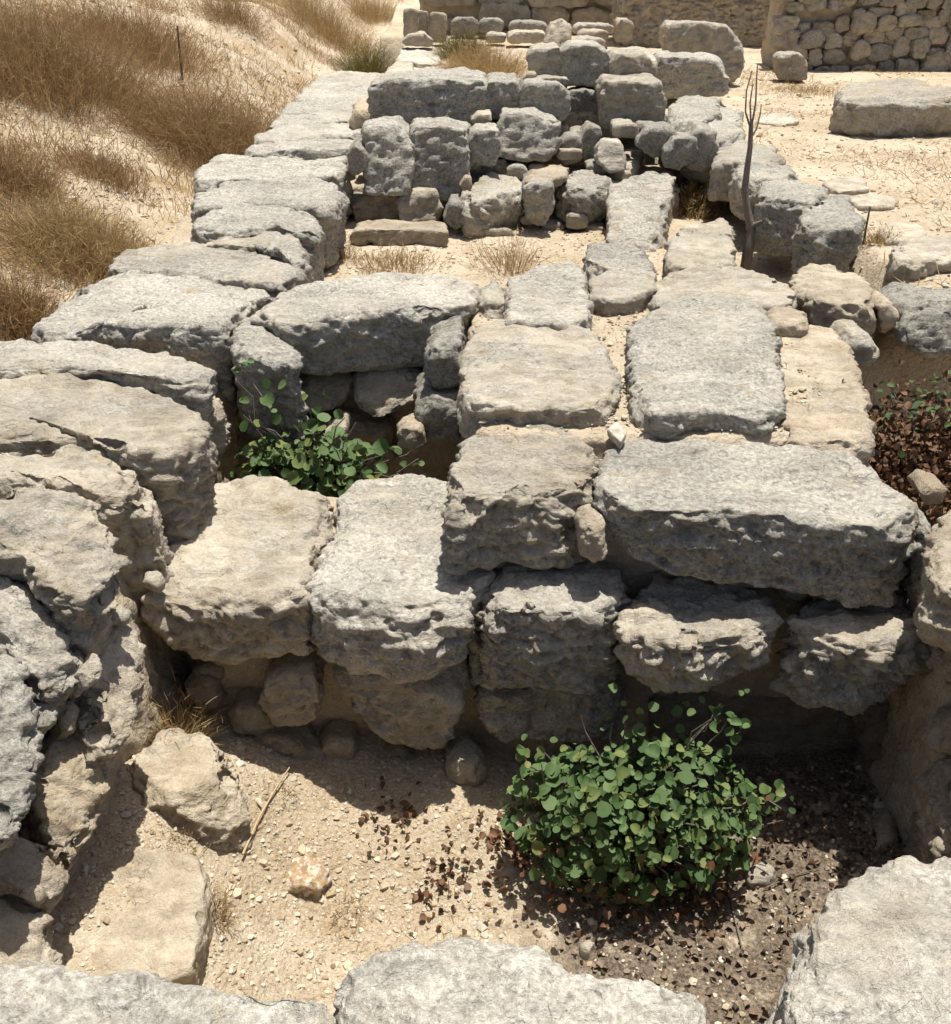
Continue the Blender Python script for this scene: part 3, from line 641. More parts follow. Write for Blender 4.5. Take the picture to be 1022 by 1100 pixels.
Fc('rubble_stone', 'pale corner of rubble low behind the green leaves', SB, [(345, 475), (360, 462), (372, 458), (372, 472), (356, 480)], 4.1, .2, r=.02, col=WH, cat='rubble stone')
Fc('rubble_stone', 'lower dark stone beneath the sunlit rugged stones', SB, [(320, 455), (350, 448), (420, 458), (425, 500), (340, 505)], 4.38, .3, r=.04, col=SH, cat='rubble stone')
Fc('rubble_stone', 'crumbly stone pile below the end of the rounded slab', LW, [(160, 505), (180, 470), (210, 440), (224, 462), (222, 500), (212, 530), (172, 530)], 3.6, .3, r=.04, col=(.15, .6, 1.), cat='rubble stone', rough=2., lean=.1)
Fc('block', 'shaded wall face stone behind the green leaves', LW, [(240, 400), (300, 402), (318, 440), (310, 500), (240, 505)], 4.35, .3, r=.05, col=SH)

# --- sandy strip and stepped far cross wall
SC = 'stones of the stepped far cross wall'
T('block', 'flat squarish stone left of the sapling foot', PL, [(714, 283), (720, 256), (735, 240), (780, 235), (790, 250), (789, 284), (760, 288)], .0, .26, r=.03, col=(.55, .2, 1.05))
T('block', 'low dark grey stone at the right end of the sandy strip', PL, [(627, 280), (632, 257), (660, 258), (695, 268), (706, 280), (700, 293), (650, 294)], .0, .26, r=.06, col=GG, zb=.02)
T('block', 'big tilted grey slab leaning at the right of the lower step', SC, [(655, 262), (652, 225), (655, 196), (680, 188), (708, 180), (726, 182), (722, 205), (718, 235), (712, 268), (690, 272)], -.26, .2, zb=.10, r=.06, col=(.7, .1, 1.08), stra=.4)
T('block', 'rounded lower step block behind the dry stalks', SC, [(494, 208), (504, 195), (525, 187), (553, 187), (565, 195), (564, 206), (540, 211), (505, 215)], .0, .26, r=.05, col=G_, rough=1.3)
Fc('block', 'narrow shaded stone below the loose tan flagstone', SC, [(564, 204), (574, 198), (592, 200), (593, 222), (586, 240), (568, 238)], 7.0, .5, r=.04, col=DK)
T('block', 'wide lower step block right of the loose tan flagstone', SC, [(600, 198), (612, 183), (638, 181), (657, 190), (656, 200), (630, 204)], .02, .28, r=.05, col=G_, rough=1.3)
T('slab', 'loose tan flagstone lying on the lower step', SC, [(563, 194), (570, 183), (595, 176), (612, 179), (610, 187), (590, 194)], .09, .07, r=.025, col=(.05, .9, .95), cat='stone slab')
Fc('rubble_stone', 'small round rubble left of the rounded lower step block', SC, [(477, 236), (484, 220), (498, 219), (500, 240), (490, 248)], 7.0, .3, r=.04, col=DK, cat='rubble stone')
Fc('rubble_stone', 'flat rubble at the foot of the rounded lower step block', SC, [(506, 254), (516, 247), (545, 247), (554, 255), (540, 263), (510, 262)], 6.95, .2, r=.02, col=GT, cat='rubble stone')
Fc('slab', 'long low tan slab at the foot of the far steps', SC, [(379, 252), (384, 247), (430, 249), (474, 250), (478, 258), (475, 267), (430, 267), (382, 262)], 6.75, .25, r=.02, col=(.1, .85, .95), cat='stone slab', rough=.7)
Fc('boulder', 'upright rounded boulder against the left wall at the far steps', SC, [(393, 165), (398, 145), (410, 136), (424, 141), (436, 158), (441, 182), (434, 202), (415, 209), (399, 200), (393, 185)], 7.15, .5, r=.09, col=(.75, .15, 1.0), lean=.15, cat='boulder')
Fc('rubble_stone', 'dark stone wedged between left wall and upright boulder', SC, [(374, 165), (382, 156), (393, 164), (394, 182), (382, 188), (374, 182)], 7.2, .3, r=.04, col=DK, cat='rubble stone')
Fc('block', 'squared grey stone right of the upright rounded boulder', SC, [(441, 158), (446, 142), (475, 138), (502, 143), (502, 170), (499, 200), (490, 215), (465, 208), (445, 200)], 7.3, .5, r=.05, col=(.75, .2, .97), lean=.06)
Fc('rubble_stone', 'low sunlit stone below the squared grey stone', SC, [(428, 216), (442, 207), (464, 210), (472, 225), (465, 243), (432, 244)], 7.12, .4, r=.04, col=GT, lean=.06, cat='rubble stone')
Fc('rubble_stone', 'shaded earth coloured stone above the long low slab', SC, [(380, 222), (400, 208), (426, 214), (430, 240), (384, 244)], 7.28, .3, r=.05, col=SH, cat='rubble stone')
Fc('block', 'small squared stone in the middle step row', SC, [(503, 150), (510, 142), (534, 143), (537, 165), (528, 178), (504, 176)], 7.6, .4, r=.04, col=G_)
Fc('block', 'lit topped block in the middle step row', SC, [(537, 145), (545, 129), (575, 125), (597, 134), (598, 155), (590, 172), (560, 170), (540, 164)], 7.75, .5, r=.05, col=G_, lean=.12)
Fc('rubble_stone', 'row of dark stone beneath the lit topped block', SC, [(506, 182), (520, 176), (555, 178), (560, 190), (530, 196), (508, 192)], 7.75, .3, r=.03, col=DK, cat='rubble stone')
Fc('rubble_stone', 'small orange tan chunk left of the rounded step block', SC, [(494, 200), (500, 191), (506, 192), (505, 202), (498, 206)], 7.2, .12, r=.02, col=(0, 1, 1.), cat='rubble stone')
Fc('rubble_stone', 'dark jumbled stone right of the lit topped block', SC, [(600, 160), (610, 148), (622, 150), (624, 172), (606, 178)], 7.9, .3, r=.03, col=DK, cat='rubble stone')
Fc('rubble_stone', 'upright dark stone under the missing block gap', SC, [(622, 150), (634, 135), (645, 140), (644, 168), (628, 175)], 8.0, .3, r=.03, col=DK, cat='rubble stone')
Fc('boulder', 'sunlit crooked stone perched on the wide lower step block', SC, [(643, 162), (650, 152), (664, 158), (672, 168), (671, 182), (656, 185), (646, 174)], 7.6, .2, r=.04, col=WH, lean=.1, cat='boulder')
T('slab', 'flat grey slab behind the sunlit crooked stone', SC, [(642, 170), (646, 148), (680, 148), (692, 160), (688, 176), (670, 180)], .06, .2, r=.03, col=GT, cat='stone slab')
Fc('block', 'long dark fronted block at the left of the upper step', SC, [(400, 106), (412, 95), (445, 88), (490, 87), (519, 90), (520, 110), (508, 132), (470, 138), (420, 134), (402, 124)], 8.3, .7, r=.04, col=(.65, .2, 1.), lean=.03)
Fc('block', 'squarish block right of the long dark fronted block', SC, [(521, 98), (526, 90), (556, 90), (560, 108), (557, 126), (524, 128)], 8.32, .6, r=.03, col=G_)
Fc('rubble_stone', 'small round stone under the long dark fronted block', SC, [(506, 130), (514, 122), (526, 124), (527, 136), (514, 141)], 8.1, .2, r=.03, col=GT, cat='rubble stone')
Fc('block', 'grey block with vertical sides right of centre in the upper step', SC, [(561, 98), (566, 91), (600, 92), (611, 100), (610, 122), (598, 130), (566, 126)], 8.3, .6, r=.04, col=G_)
Fc('block', 'deep shaded stone in the gap of the upper step', SC, [(612, 102), (630, 98), (646, 102), (645, 130), (616, 132)], 8.6, .4, r=.03, col=DK)
Fc('block', 'large rounded grey block at the right of the upper step', SC, [(648, 105), (655, 92), (685, 90), (706, 94), (713, 112), (708, 134), (680, 140), (654, 132)], 8.25, .6, r=.06, col=G_)
Fc('block', 'left block of the topmost row', SC, [(569, 62), (574, 54), (600, 54), (606, 64), (605, 84), (572, 86)], 8.8, .5, r=.03, col=G_)
Fc('block', 'middle block of the topmost row', SC, [(606, 60), (615, 52), (645, 51), (656, 60), (656, 84), (640, 91), (610, 88)], 8.75, .5, r=.03, col=G_)
Fc('block', 'right block of the topmost row, leaning', SC, [(656, 70), (662, 60), (690, 64), (704, 74), (702, 92), (670, 94), (656, 86)], 8.7, .5, r=.04, col=G_)
Fc('rubble_stone', 'thin flat stone below the left block of the topmost row', SC, [(572, 88), (585, 84), (610, 85), (609, 91), (578, 92)], 8.5, .2, r=.015, col=GT, cat='rubble stone')
Fc('rubble_stone', 'small orange stone at the left end of the topmost row', SC, [(563, 84), (568, 78), (576, 79), (576, 88), (565, 89)], 8.6, .15, r=.02, col=(0, 1, .95), cat='rubble stone')
T('slab', 'flat pale slabs surface behind the topmost row', SC, [(655, 62), (650, 52), (690, 48), (702, 56), (706, 66), (690, 68)], .62, .3, r=.03, col=WH, cat='stone slab')

rsc = np.random.RandomState(77)
for (x0, x1, y0, y1, Y) in [(384, 500, 168, 182, 7.65), (440, 600, 176, 196, 7.7), (500, 650, 138, 150, 8.25), (600, 650, 165, 184, 7.75), (400, 520, 134, 146, 8.2), (375, 480, 212, 244, 7.3), (560, 660, 236, 252, 7.1), (570, 700, 86, 98, 8.75), (660, 720, 140, 150, 7.9)]:
    x = x0
    while x < x1:
        w_ = rsc.uniform(12, 26); yy = rsc.uniform(y0, y1); h_ = rsc.uniform(8, 17)
        Fc('rubble_stone', 'small rubble packed between the blocks of the stepped far cross wall', 'small rubble packed into the far steps', ring4(x, yy - h_ / 2, x + w_, yy + h_ / 2, c=rsc.uniform(.1, .3)), Y + rsc.uniform(-.05, .08), .25, r=.025,
           col=(rsc.uniform(.2, .8), rsc.uniform(.2, .9), rsc.uniform(.8, 1.)), cat='rubble stone', seed=rsc.randint(1000000000))
        x += w_ * rsc.uniform(.9, 1.5)

# --- right row along the terrace
RR = 'row of boulders along the terrace edge'
T('boulder', 'squared boulder standing alone beside the dead twig', RR, [(858, 236), (864, 224), (888, 208), (905, 207), (922, 222), (928, 240), (905, 243), (875, 245)], .24, .3, r=.05, col=(.8, .2, .95), back=.93, cat='boulder')
T('boulder', 'wedge shaped boulder behind the squared lone boulder', RR, [(815, 212), (818, 196), (836, 190), (870, 193), (888, 208), (870, 220), (842, 218)], .2, .34, r=.04, col=(.75, .15, .98), back=.75, cat='boulder')
T('boulder', 'flat topped boulder touching the sapling trunk', RR, [(787, 186), (792, 173), (815, 169), (850, 174), (864, 188), (840, 195), (810, 196)], .18, .28, r=.05, col=G_, back=.85, cat='boulder')
T('boulder', 'low broad boulder behind the sapling trunk', RR, [(765, 172), (772, 156), (800, 150), (835, 158), (845, 172), (810, 176)], .18, .28, r=.06, col=G_, cat='boulder')
T('boulder', 'rounded boulder right of the upper step block', RR, [(715, 122), (722, 106), (745, 101), (772, 104), (775, 122), (750, 134), (725, 136)], .3, .34, r=.08, col=(.7, .15, 1.03), cat='boulder')
T('boulder', 'sloping grey boulder on the terrace edge left of the twigs', RR, [(733, 140), (740, 122), (762, 110), (790, 112), (802, 130), (796, 146), (765, 152)], .24, .34, r=.09, zb=.28, col=(.7, .15, 1.05), cat='boulder')
Fc('boulder', 'pitted dark boulder below the sloping grey boulder', RR, [(742, 152), (752, 138), (768, 146), (770, 172), (758, 185), (744, 178)], 7.6, .4, r=.06, col=GG, cat='boulder')
Fc('rubble_stone', 'brown stone right of the flat grey slab', RR, [(686, 155), (698, 140), (718, 138), (732, 150), (728, 164), (700, 168)], 7.7, .3, r=.04, col=DK, cat='rubble stone')
Fc('rubble_stone', 'cracked dark stone above the straw patch', RR, [(716, 165), (726, 150), (744, 154), (748, 175), (730, 184), (718, 178)], 7.5, .3, r=.04, col=DK, cat='rubble stone')
T('block', 'tan fronted block set in the terrace bank above the slab', RR, [(846, 292), (862, 280), (920, 286), (936, 304), (945, 326), (918, 328), (880, 322), (855, 308)], .08, .34, r=.05, col=(.25, .55, 1.04), back=.9)
Fc('rubble_stone', 'narrow tan stone right of the tan fronted block', RR, [(944, 332), (955, 324), (966, 330), (965, 355), (950, 362)], 4.55, .25, r=.03, col=TT, cat='rubble stone')
Fc('rubble_stone', 'small grey stone below the tan fronted block', RR, [(908, 375), (920, 362), (942, 364), (951, 380), (944, 400), (915, 398)], 4.25, .3, r=.04, col=(.5, .4, 1.0), cat='rubble stone')
Fc('boulder', 'dark mottled boulder above the brown bush', RR, [(964, 352), (975, 336), (1000, 326), (1060, 328), (1060, 385), (1000, 388), (968, 374)], 4.45, .4, r=.07, col=(.9, .1, .85), lean=.12, cat='boulder')
T('slab', 'white flat slab sunk in the terrace ground', RR, [(942, 248), (958, 238), (985, 237), (998, 250), (985, 260), (955, 259)], .11, .1, r=.02, col=WH, cat='stone slab')
T('boulder', 'white boulder with a shaded front at the right edge of the terrace', RR, [(956, 274), (962, 258), (990, 250), (1040, 254), (1070, 262), (1070, 284), (1010, 276), (985, 284)], .16, .2, r=.05, col=(.25, .2, 1.1), cat='boulder')
T('slab', 'pale slab flush with the terrace behind the lone boulder', RR, [(906, 212), (935, 206), (968, 212), (960, 222), (925, 222)], .11, .08, r=.02, col=WH, cat='stone slab')
T('slab', 'small pale slab flush with the terrace beside the wedge boulder', RR, [(884, 196), (902, 188), (930, 192), (934, 203), (900, 206)], .11, .08, r=.02, col=WH, cat='stone slab')
T('slab', 'long pale slab in the ground right of the twigs', RR, [(812, 130), (820, 122), (850, 121), (860, 129), (840, 134)], .11, .06, r=.02, col=WH, cat='stone slab')
T('boulder', 'long bedrock boulder lying on the terrace at the right edge', RR, [(896, 104), (905, 90), (945, 84), (990, 86), (1030, 94), (1040, 106), (980, 108), (930, 106)], .37, .31, r=.09, col=(.5, .35, .98), cat='boulder')
Fc('rubble_stone', 'small stone propping the left end of the long bedrock boulder', RR, [(902, 120), (910, 115), (926, 118), (926, 130), (906, 130)], 9.4, .2, r=.03, col=GT, cat='rubble stone')
Fc('block', 'lying squared block with a white top by the rubble wall', RR, [(719, 50), (722, 27), (750, 25), (785, 28), (796, 46), (801, 62), (797, 80), (785, 90), (722, 90)], 11.6, .7, r=.06, col=(.35, .3, 1.05))
Fc('block', 'rectangular grey block below the white topped block', RR, [(706, 70), (708, 59), (745, 60), (778, 66), (784, 80), (782, 102), (740, 108), (707, 106)], 10.3, .5, r=.03, col=(.7, .3, .98))
Fc('block', 'small cube block standing before the rubble wall', RR, [(836, 62), (840, 57), (860, 58), (868, 66), (867, 87), (838, 86)], 11.9, .3, r=.03, col=(.4, .5, .95))

# --- things far behind
FB = 'stones lying in front of the far dark wall'
for i, (a, lab) in enumerate([((433, 8, 450, 42), 'left post of the three upright stone posts'), ((447, 11, 460, 41), 'middle post of the three upright stone posts'), ((461, 13, 480, 46), 'right post of the three upright stone posts')]):
    Fc('stone_post', lab, 'three upright stone posts', ring4(*a, c=.1), 15.6 + .1 * (i == 1), .25, r=.03, col=(.4, .5, 1.), cat='stone post', rough=.4)
Fc('boulder', 'rounded stone lying in front of the three posts', FB, [(430, 46), (438, 37), (455, 36), (467, 44), (464, 50), (436, 50)], 14.8, .3, r=.06, col=GT, cat='boulder')
for a, y, lab, cl in [((484, 19, 514, 40), 16.6, 'dark squared stone at the foot of the far dark wall', DK), ((514, 20, 541, 37), 16.7, 'second dark stone at the foot of the far dark wall', DK),
                  ((546, 23, 588, 38), 16.8, 'long dark stone at the foot of the far dark wall', DK), ((522, 36, 544, 47), 15.6, 'small pale stone at the back of the dry grass', WH),
                  ((545, 34, 588, 47), 15.4, 'long pale stone at the back of the dry grass', WH), ((616, 26, 660, 38), 15.2, 'upper flat stone of the loose stack', GT),
                  ((622, 33, 655, 45), 14.6, 'middle flat stone of the loose stack', GT), ((618, 41, 652, 56), 13.8, 'lowest flat stone of the loose stack', GT), ((662, 20, 680, 46), 14.4, 'upright tan stone right of the loose stack', TT)]:
    Fc('rubble_stone', lab, FB, ring4(*a), y, .4, r=.04, col=cl, cat='rubble stone')
Fc('boulder', 'leaning pale boulder behind the topmost row', FB, [(585, 46), (592, 26), (604, 20), (616, 30), (614, 48), (604, 58), (588, 56)], 13.4, .3, r=.06, col=WH, lean=.15, cat='boulder')

def rubble_wall(name, label, x0, x1, y, z0, z1, hmin, hmax, wmin, wmax, col, seed, slope=0., tan=.5):
    rs = np.random.RandomState(seed); root = empty(name, ((x0 + x1) / 2, y, z0)); tag(root, label, 'wall')
    big = wmax > .6
    cr_ = stone('fill', [(x0 + .05, y + .13, z1 - .05), (x1 - .05, y + .13 + slope, z1 - .05), (x1 - .05, y + .8 + slope, z1 - .05), (x0 + .05, y + .8, z1 - .05)], (0, 0, z0 - z1), r=.05, n=30, mat=MORTAR, back=1.)
    cr_.parent = root; cr_.location = cr_.location - root.location
    z = z0; cnt = 0
    while z < z1:
        h = rs.uniform(hmin, hmax); x = x0 + rs.uniform(-.1, .1); ph = rs.uniform(0, 6)
        while x < x1:
            w = wmin + (wmax - wmin) * rs.beta(1.1, 1.8); hh = h * rs.uniform(.7, 1.3); zb_ = z; z = zb_ + .05 * math.sin(x * 2.3 + ph) + rs.uniform(-.03, .03); yo = y + slope * (x - x0) / (x1 - x0) + rs.uniform(-.04, .05)
            q = [(x + rs.uniform(0, .12) * w, yo, z + hh * rs.uniform(.85, 1.05)), (x + w * .55, yo, z + hh * rs.uniform(.95, 1.1)), (x + w * rs.uniform(.9, 1.), yo, z + hh * rs.uniform(.85, 1.)), (x + w * 1.02, yo, z + .4 * hh), (x + w * rs.uniform(.88, 1.), yo, z), (x + w * .3, yo, z - .02), (x + .0, yo, z + .03 * hh)]
            s = stone('stone', q, (0, .28, 0), r=.05 if big else .02, n=14 if big else 10, back=.85, rough=1.1, seed=rs.randint(1e6), wob=.05)
            s.color = (rs.uniform(.2, .7), rs.uniform(.1, .7), rs.uniform(.85, 1.12), 1)
            s.parent = root; s.location = s.location - root.location; cnt += 1
            x += w * 1.0; z = zb_
        z += h * .93
    return root
rubble_wall('rubble_wall', 'dry stone rubble wall of small tan stones behind the terrace', 3.5, 6.05, 13.0, .0, 1.35, .12, .22, .16, .36, None, 3)
rubble_wall('rubble_wall', 'collapsed stone pile at the right end of the rubble wall', 5.95, 7.2, 12.2, .0, 1.2, .16, .28, .25, .42, None, 8, slope=-.7)
def bank(label, x0, x1, y, z0, z1, seed, col):
    o = stone('rock_bank', [(x0, y, z0), (x1, y, z0), (x1, y + .15, z1), ((x0 + x1) / 2, y + .15, z1 + .1), (x0, y + .15, z1)], (0, 1.2, 0), r=.15, n=110, rough=1.9, seed=seed, wob=.08)
    o.color = (*col, 1); return tag(o, label, 'rock bank')
bank('eroded tan rock bank behind the white topped block', 2.0, 4.4, 15.6, -.2, 1.5, 4, (.2, .6, 1.0))
rubble_wall('shaded_wall', 'dark shaded wall of large stones across the far end of the ruins', -.9, 2.4, 17.4, -.2, 1.6, .3, .5, .45, 1.1, None, 31)
bank('tan rock bank behind the collapsed stone pile', 4.2, 9, 15.8, -.2, 2.2, 14, (.15, .8, .8))

# --- pit floor
T('block', 'tan rough block sitting on the pit floor by the left wall', 'stones on the front pit floor', [(128, 842), (140, 808), (170, 782), (212, 777), (245, 795), (260, 822), (262, 848), (240, 862), (200, 866), (150, 858)], -.74, .36, r=.05, col=(.0, .7, 1.2), cat='stone block')
T('slab', 'smooth tan slab sunk in the pit floor at lower left', 'stones on the front pit floor', [(60, 1045), (72, 985), (95, 930), (150, 912), (205, 910), (223, 925), (218, 990), (206, 1048), (120, 1060)], -.80, .3, r=.02, col=(.0, .75, 1.16), cat='stone slab', rough=.5, stra=.5, facet=.15)
o = T('flint_rock', 'broken brown flint rock half buried in the sand', 'stones on the front pit floor', [(262, 938), (278, 915), (305, 896), (330, 905), (352, 932), (345, 948), (300, 952)], -1.075, .25, r=.015, col=G_, cat='rock', rough=.8, facet=1.6)
o.data.materials[0] = FLINT
T('pebble', 'pinkish flat pebble in front of the tan rough block', 'stones on the front pit floor', [(160, 876), (164, 866), (178, 866), (186, 876), (180, 884), (164, 884)], -.93, .05, r=.01, col=(0, .7, 1.1), cat='pebble')
for pts, lab in [([(800, 930), (820, 922), (836, 934), (828, 948), (806, 946)], 'pale rounded stone in the mulch right of the bush'), ([(768, 908), (780, 902), (788, 914), (776, 922)], 'grey pebble beside the red leaves of the bush'),
                 ([(624, 1010), (632, 1006), (640, 1012), (634, 1022), (626, 1020)], 'white pebble below the bush by the bottom block'), ([(938, 870), (950, 862), (966, 874), (968, 900), (946, 905)], 'crumbly clod at the shadow edge in the right corner')]:
    q_ = hit(*np.mean(pts, 0)); T('pebble', lab, 'stones on the front pit floor', pts, q_[2] + .035, .07, r=.015, facet=1.3, back=1.1, col=WH if 'clod' not in lab else TT, cat='pebble' if 'clod' not in lab else 'clod')

# ------------------------------------------------------------------ plants
def unit(v): return v / np.maximum(np.linalg.norm(v, axis=-1, keepdims=True), 1e-9)
def blades(name, root, d, L, W, droop, mat, rs, parent=None, loc=None):
    n = len(root); d = unit(d); L = L[:, None]; W = W[:, None]
    side = unit(np.cross(d, rs.normal(size=(n, 3))))
    p1 = root + d * L * .5; p2 = root + d * L + np.stack([np.zeros(n), np.zeros(n), -droop * L[:, 0]], 1) + rs.normal(size=(n, 3)) * L * .08
    V = np.stack([root - side * W, root + side * W, p1 - side * W * .8, p1 + side * W * .8, p2], 1).reshape(-1, 3)
    b = np.arange(n)[:, None] * 5
    loops = np.concatenate([b + np.array([0, 1, 3, 2]), b + np.array([2, 3, 4])], 1).ravel()
    sizes = np.tile([4, 3], n)
    o = mesh_obj(name, V, loops, sizes, mat, parent=parent, loc=loc, smooth=False)
    tint(o, 'tint', np.repeat(np.clip(rs.beta(2, 2, n), 0, 1), 5)); return o
def leaves(name, pos, nrm, size, mat, rs, parent=None, loc=None, tints=None, curl=.25, nseg=9):
    n = len(pos); nrm = unit(nrm); t = unit(np.cross(nrm, rs.normal(size=(n, 3)))); b = np.cross(nrm, t)
    a = np.linspace(0, 2 * math.pi, nseg, endpoint=False)
    rad = 1 + .12 * np.cos(a) - .18 * np.exp(-((np.minimum(a, 2 * math.pi - a)) / .35) ** 2)   # notch at the stalk
    u = np.cos(a) * rad; v = np.sin(a) * rad; asp_ = rs.uniform(.68, 1.08, n)[:, None]; fold = (np.abs(rs.normal(0, .38, n)))[:, None]
    cu = rs.uniform(-.2, 1.9, n)[:, None] * curl
    ring = pos[:, None] + size[:, None, None] * (u[None, :, None] * t[:, None] + (v[None] * asp_)[..., None] * b[:, None] + (fold * np.abs(v)[None] + cu * (np.abs(v)[None] ** 1.5) - .12 * u[None])[..., None] * nrm[:, None])
    V = np.concatenate([pos[:, None], ring], 1).reshape(-1, 3); k = nseg + 1
    tri = np.stack([np.zeros(nseg, int), 1 + np.arange(nseg), 1 + (np.arange(nseg) + 1) % nseg], 1)
    F = (np.arange(n)[:, None, None] * k + tri[None]).reshape(-1, 3)
    o = quads(name, V, F, mat, parent=parent, loc=loc)
    tint(o, 'tint', np.repeat(tints if tints is not None else rs.beta(2, 2, n), k)); return o
def tube(name, paths, mat, parent=None, loc=None, ns=6):
    V = []; F = []; base = 0
    for pts, rad in paths:
        pts = np.asarray(pts, float); m = len(pts); tg = unit(np.gradient(pts, axis=0))
        s = unit(np.cross(tg, np.array([.31, .95, .05]) + 0 * tg)); q = np.cross(tg, s)
        a = np.linspace(0, 2 * math.pi, ns, endpoint=False)
        R = np.interp(np.linspace(0, 1, m), np.linspace(0, 1, len(rad)), rad)
        V.append((pts[:, None] + R[:, None, None] * (np.cos(a)[None, :, None] * s[:, None] + np.sin(a)[None, :, None] * q[:, None])).reshape(-1, 3))
        i = base + np.arange(m * ns).reshape(m, ns)
        F.append(np.stack([i[:-1], i[1:], np.roll(i[1:], -1, 1), np.roll(i[:-1], -1, 1)], -1).reshape(-1, 4)); base += m * ns
    return quads(name, np.concatenate(V), np.concatenate(F), mat, parent=parent, loc=loc)
def arc(p0, p1, rs, lift=.1, m=7, jit=.02):
    t = np.linspace(0, 1, m)[:, None]; P = p0 + (p1 - p0) * t; P[:, 2] += lift * np.sin(t[:, 0] * math.pi)
    P[1:-1] += rs.normal(size=(m - 2, 3)) * jit; return P
def bush(name, label, centre, half, n, size, rs, dz=.38, dsz=1., tl=(2, 2), ndead=0, sprigs=()):
    c = np.array(centre); hx, hy, hz = half
    base = np.array([c[0], c[1] + .05, c[2] - hz]); root = empty(name, base); tag(root, label, 'bush')
    P = []; 
    while len(P) < n:
        q = rs.uniform(-1, 1, 3); rr_ = np.linalg.norm(q)
        if rr_ < 1 and rr_ > .35 * rs.rand() and gn(np.array([q * 2.3 + 5]))[0] > -.28: P.append(q)
    P = np.array(P); pos = c + P * np.array([hx, hy, hz]); nr = P * .75 + np.array([0, -.25, .75]) + rs.normal(size=(n, 3)) * .45
    for (p, k, s) in sprigs:
        q = np.array(p) + np.clip(rs.normal(size=(k, 3)), -1.5, 1.5) * s * .8; pos = np.concatenate([pos, q]); nr = np.concatenate([nr, np.array([0, -.3, .8]) + rs.normal(size=(k, 3)) * .4])
    n = len(pos); g = Hf(pos[:, 0], pos[:, 1]) + .01; pos[:, 2] = np.maximum(pos[:, 2], g)
    sz = size * np.clip(rs.lognormal(-.08, .32, n), .4, 1.6)
    leaves('foliage', pos - base, nr, sz, LEAF, rs, parent=root, tints=np.clip(rs.beta(*tl, n), 0, 1))
    st = []
    for k in range(60):
        e = pos[rs.randint(n)] - base; st.append((arc(np.array([rs.normal() * .05, rs.normal() * .03, .0]), e, rs, .05), (.006, .0025)))
    for (p, k, s) in sprigs:
        for _ in range(3): st.append((arc(np.array([rs.normal() * .04, .02, .0]), np.array(p) + rs.normal(size=3) * s - base, rs, .05), (.006, .002)))
    tube('stems', st, BARK, parent=root)
    if ndead:
        q = rs.normal(size=(ndead, 3)) * np.array([hx * .55, hy * .45, hz * .3]) + np.array([0, -hy * .45, hz * dz])
        gz = Hf(q[:, 0] + base[0], q[:, 1] + base[1]) - base[2]; q[:, 2] = np.maximum(q[:, 2], gz + .01)
        leaves('dead_leaves', q, rs.normal(size=(ndead, 3)), size * dsz * rs.uniform(.4, .8, ndead), DEADLEAF, rs, parent=root, curl=.9, nseg=7)
    return root
rs = np.random.RandomState(21)
bush('leafy_bush', 'green round leaved bush growing on the front pit floor', (.52, 2.40, -.93), (.43, .25, .27), 2000, .0168, rs, ndead=520, dz=.5, dsz=1.2,
     sprigs=[((.80, 2.5, -.58), 14, .055), ((.72, 2.5, -.68), 18, .07), ((.20, 2.45, -.72), 10, .05), ((.98, 2.42, -.9), 10, .06), ((.5, 2.5, -.66), 14, .08)])
bush('leafy_bush', 'green plant with big leaves inside the second pit', (-.72, 3.84, -.46), (.31, .20, .24), 620, .0225, rs, tl=(2, 1.6),
     sprigs=[((-.45, 3.75, -.35), 18, .08), ((-.35, 3.8, -.34), 5, .05), ((-.22, 3.85, -.42), 3, .05), ((-.86, 3.8, -.1), 10, .07), ((-.95, 3.9, .03), 4, .03), ((-.62, 3.8, -.12), 9, .06)])
bb = bush('dying_bush', 'browning bush with few green leaves in the right hand pit', (1.83, 3.72, -.24), (.40, .38, .30), 330, .0155, rs, ndead=4200, dz=1.0, dsz=1.25, tl=(1.4, 3))
n = 700
q = rs.normal(size=(n, 3)) * np.array([.2, .18, .02]); q[:, 2] = rs.uniform(0, .2, n); d = rs.normal(size=(n, 3)) * .35; d[:, 2] = 1
blades('twigs', q, d, rs.uniform(.15, .45, n), rs.uniform(.001, .0022, n), .1, leafy('red_brown_twigs', [(.10, .045, .022), (.20, .10, .045), (.28, .17, .08)], .1), rs, parent=bb)
# bare sapling
trunk_px = [(801, 289), (804, 268), (808, 248), (803, 228), (800, 205), (803, 180), (806, 158), (807, 136)]
b0 = aty(801, 289, 5.95); b0[2] = -.3
sap = empty('bare_sapling', b0); tag(sap, 'leafless grey sapling rising at the terrace edge', 'tree')
tp = np.array([aty(x, y, 5.95 + .02 * i) for i, (x, y) in enumerate(trunk_px)])
tp[0, 2] = -.32
tube('trunk', [(np.array([np.interp(np.linspace(0, 7, 29), np.arange(8), tp[:, j]) for j in range(3)]).T - b0, (.034, .031, .025, .021, .018, .015, .013))], BARK, parent=sap, ns=10)
for pp in ([(807, 140), (801, 120), (802, 98), (808, 76)], [(807, 140), (812, 110), (813, 84), (814, 68)], [(806, 150), (813, 138), (817, 122), (818, 112)], [(807, 140), (806, 110), (809, 90)]):
    q = np.array([aty(x, y, 6.1 + .03 * i) for i, (x, y) in enumerate(pp)])
    tube('branch', [(q - b0, (.006, .0045, .003))], BARK, parent=sap)
q = [aty(803, 246, 6.0), aty(814, 240, 5.97), aty(820, 238, 5.95)]
tube('stub', [(np.array(q) - b0, (.02, .014, .01))], BARK, parent=sap)
q = np.array([hit(928, 262) - np.array([0, 0, .05]), aty(931, 242, hit(928, 262)[1]), aty(935, 222, hit(928, 262)[1])])
tag(tube('dead_twig', [(q - q[0], (.008, .006, .004))], BARK, loc=None), 'thin dead twig standing beside the squared lone boulder', 'twig').location = q[0]
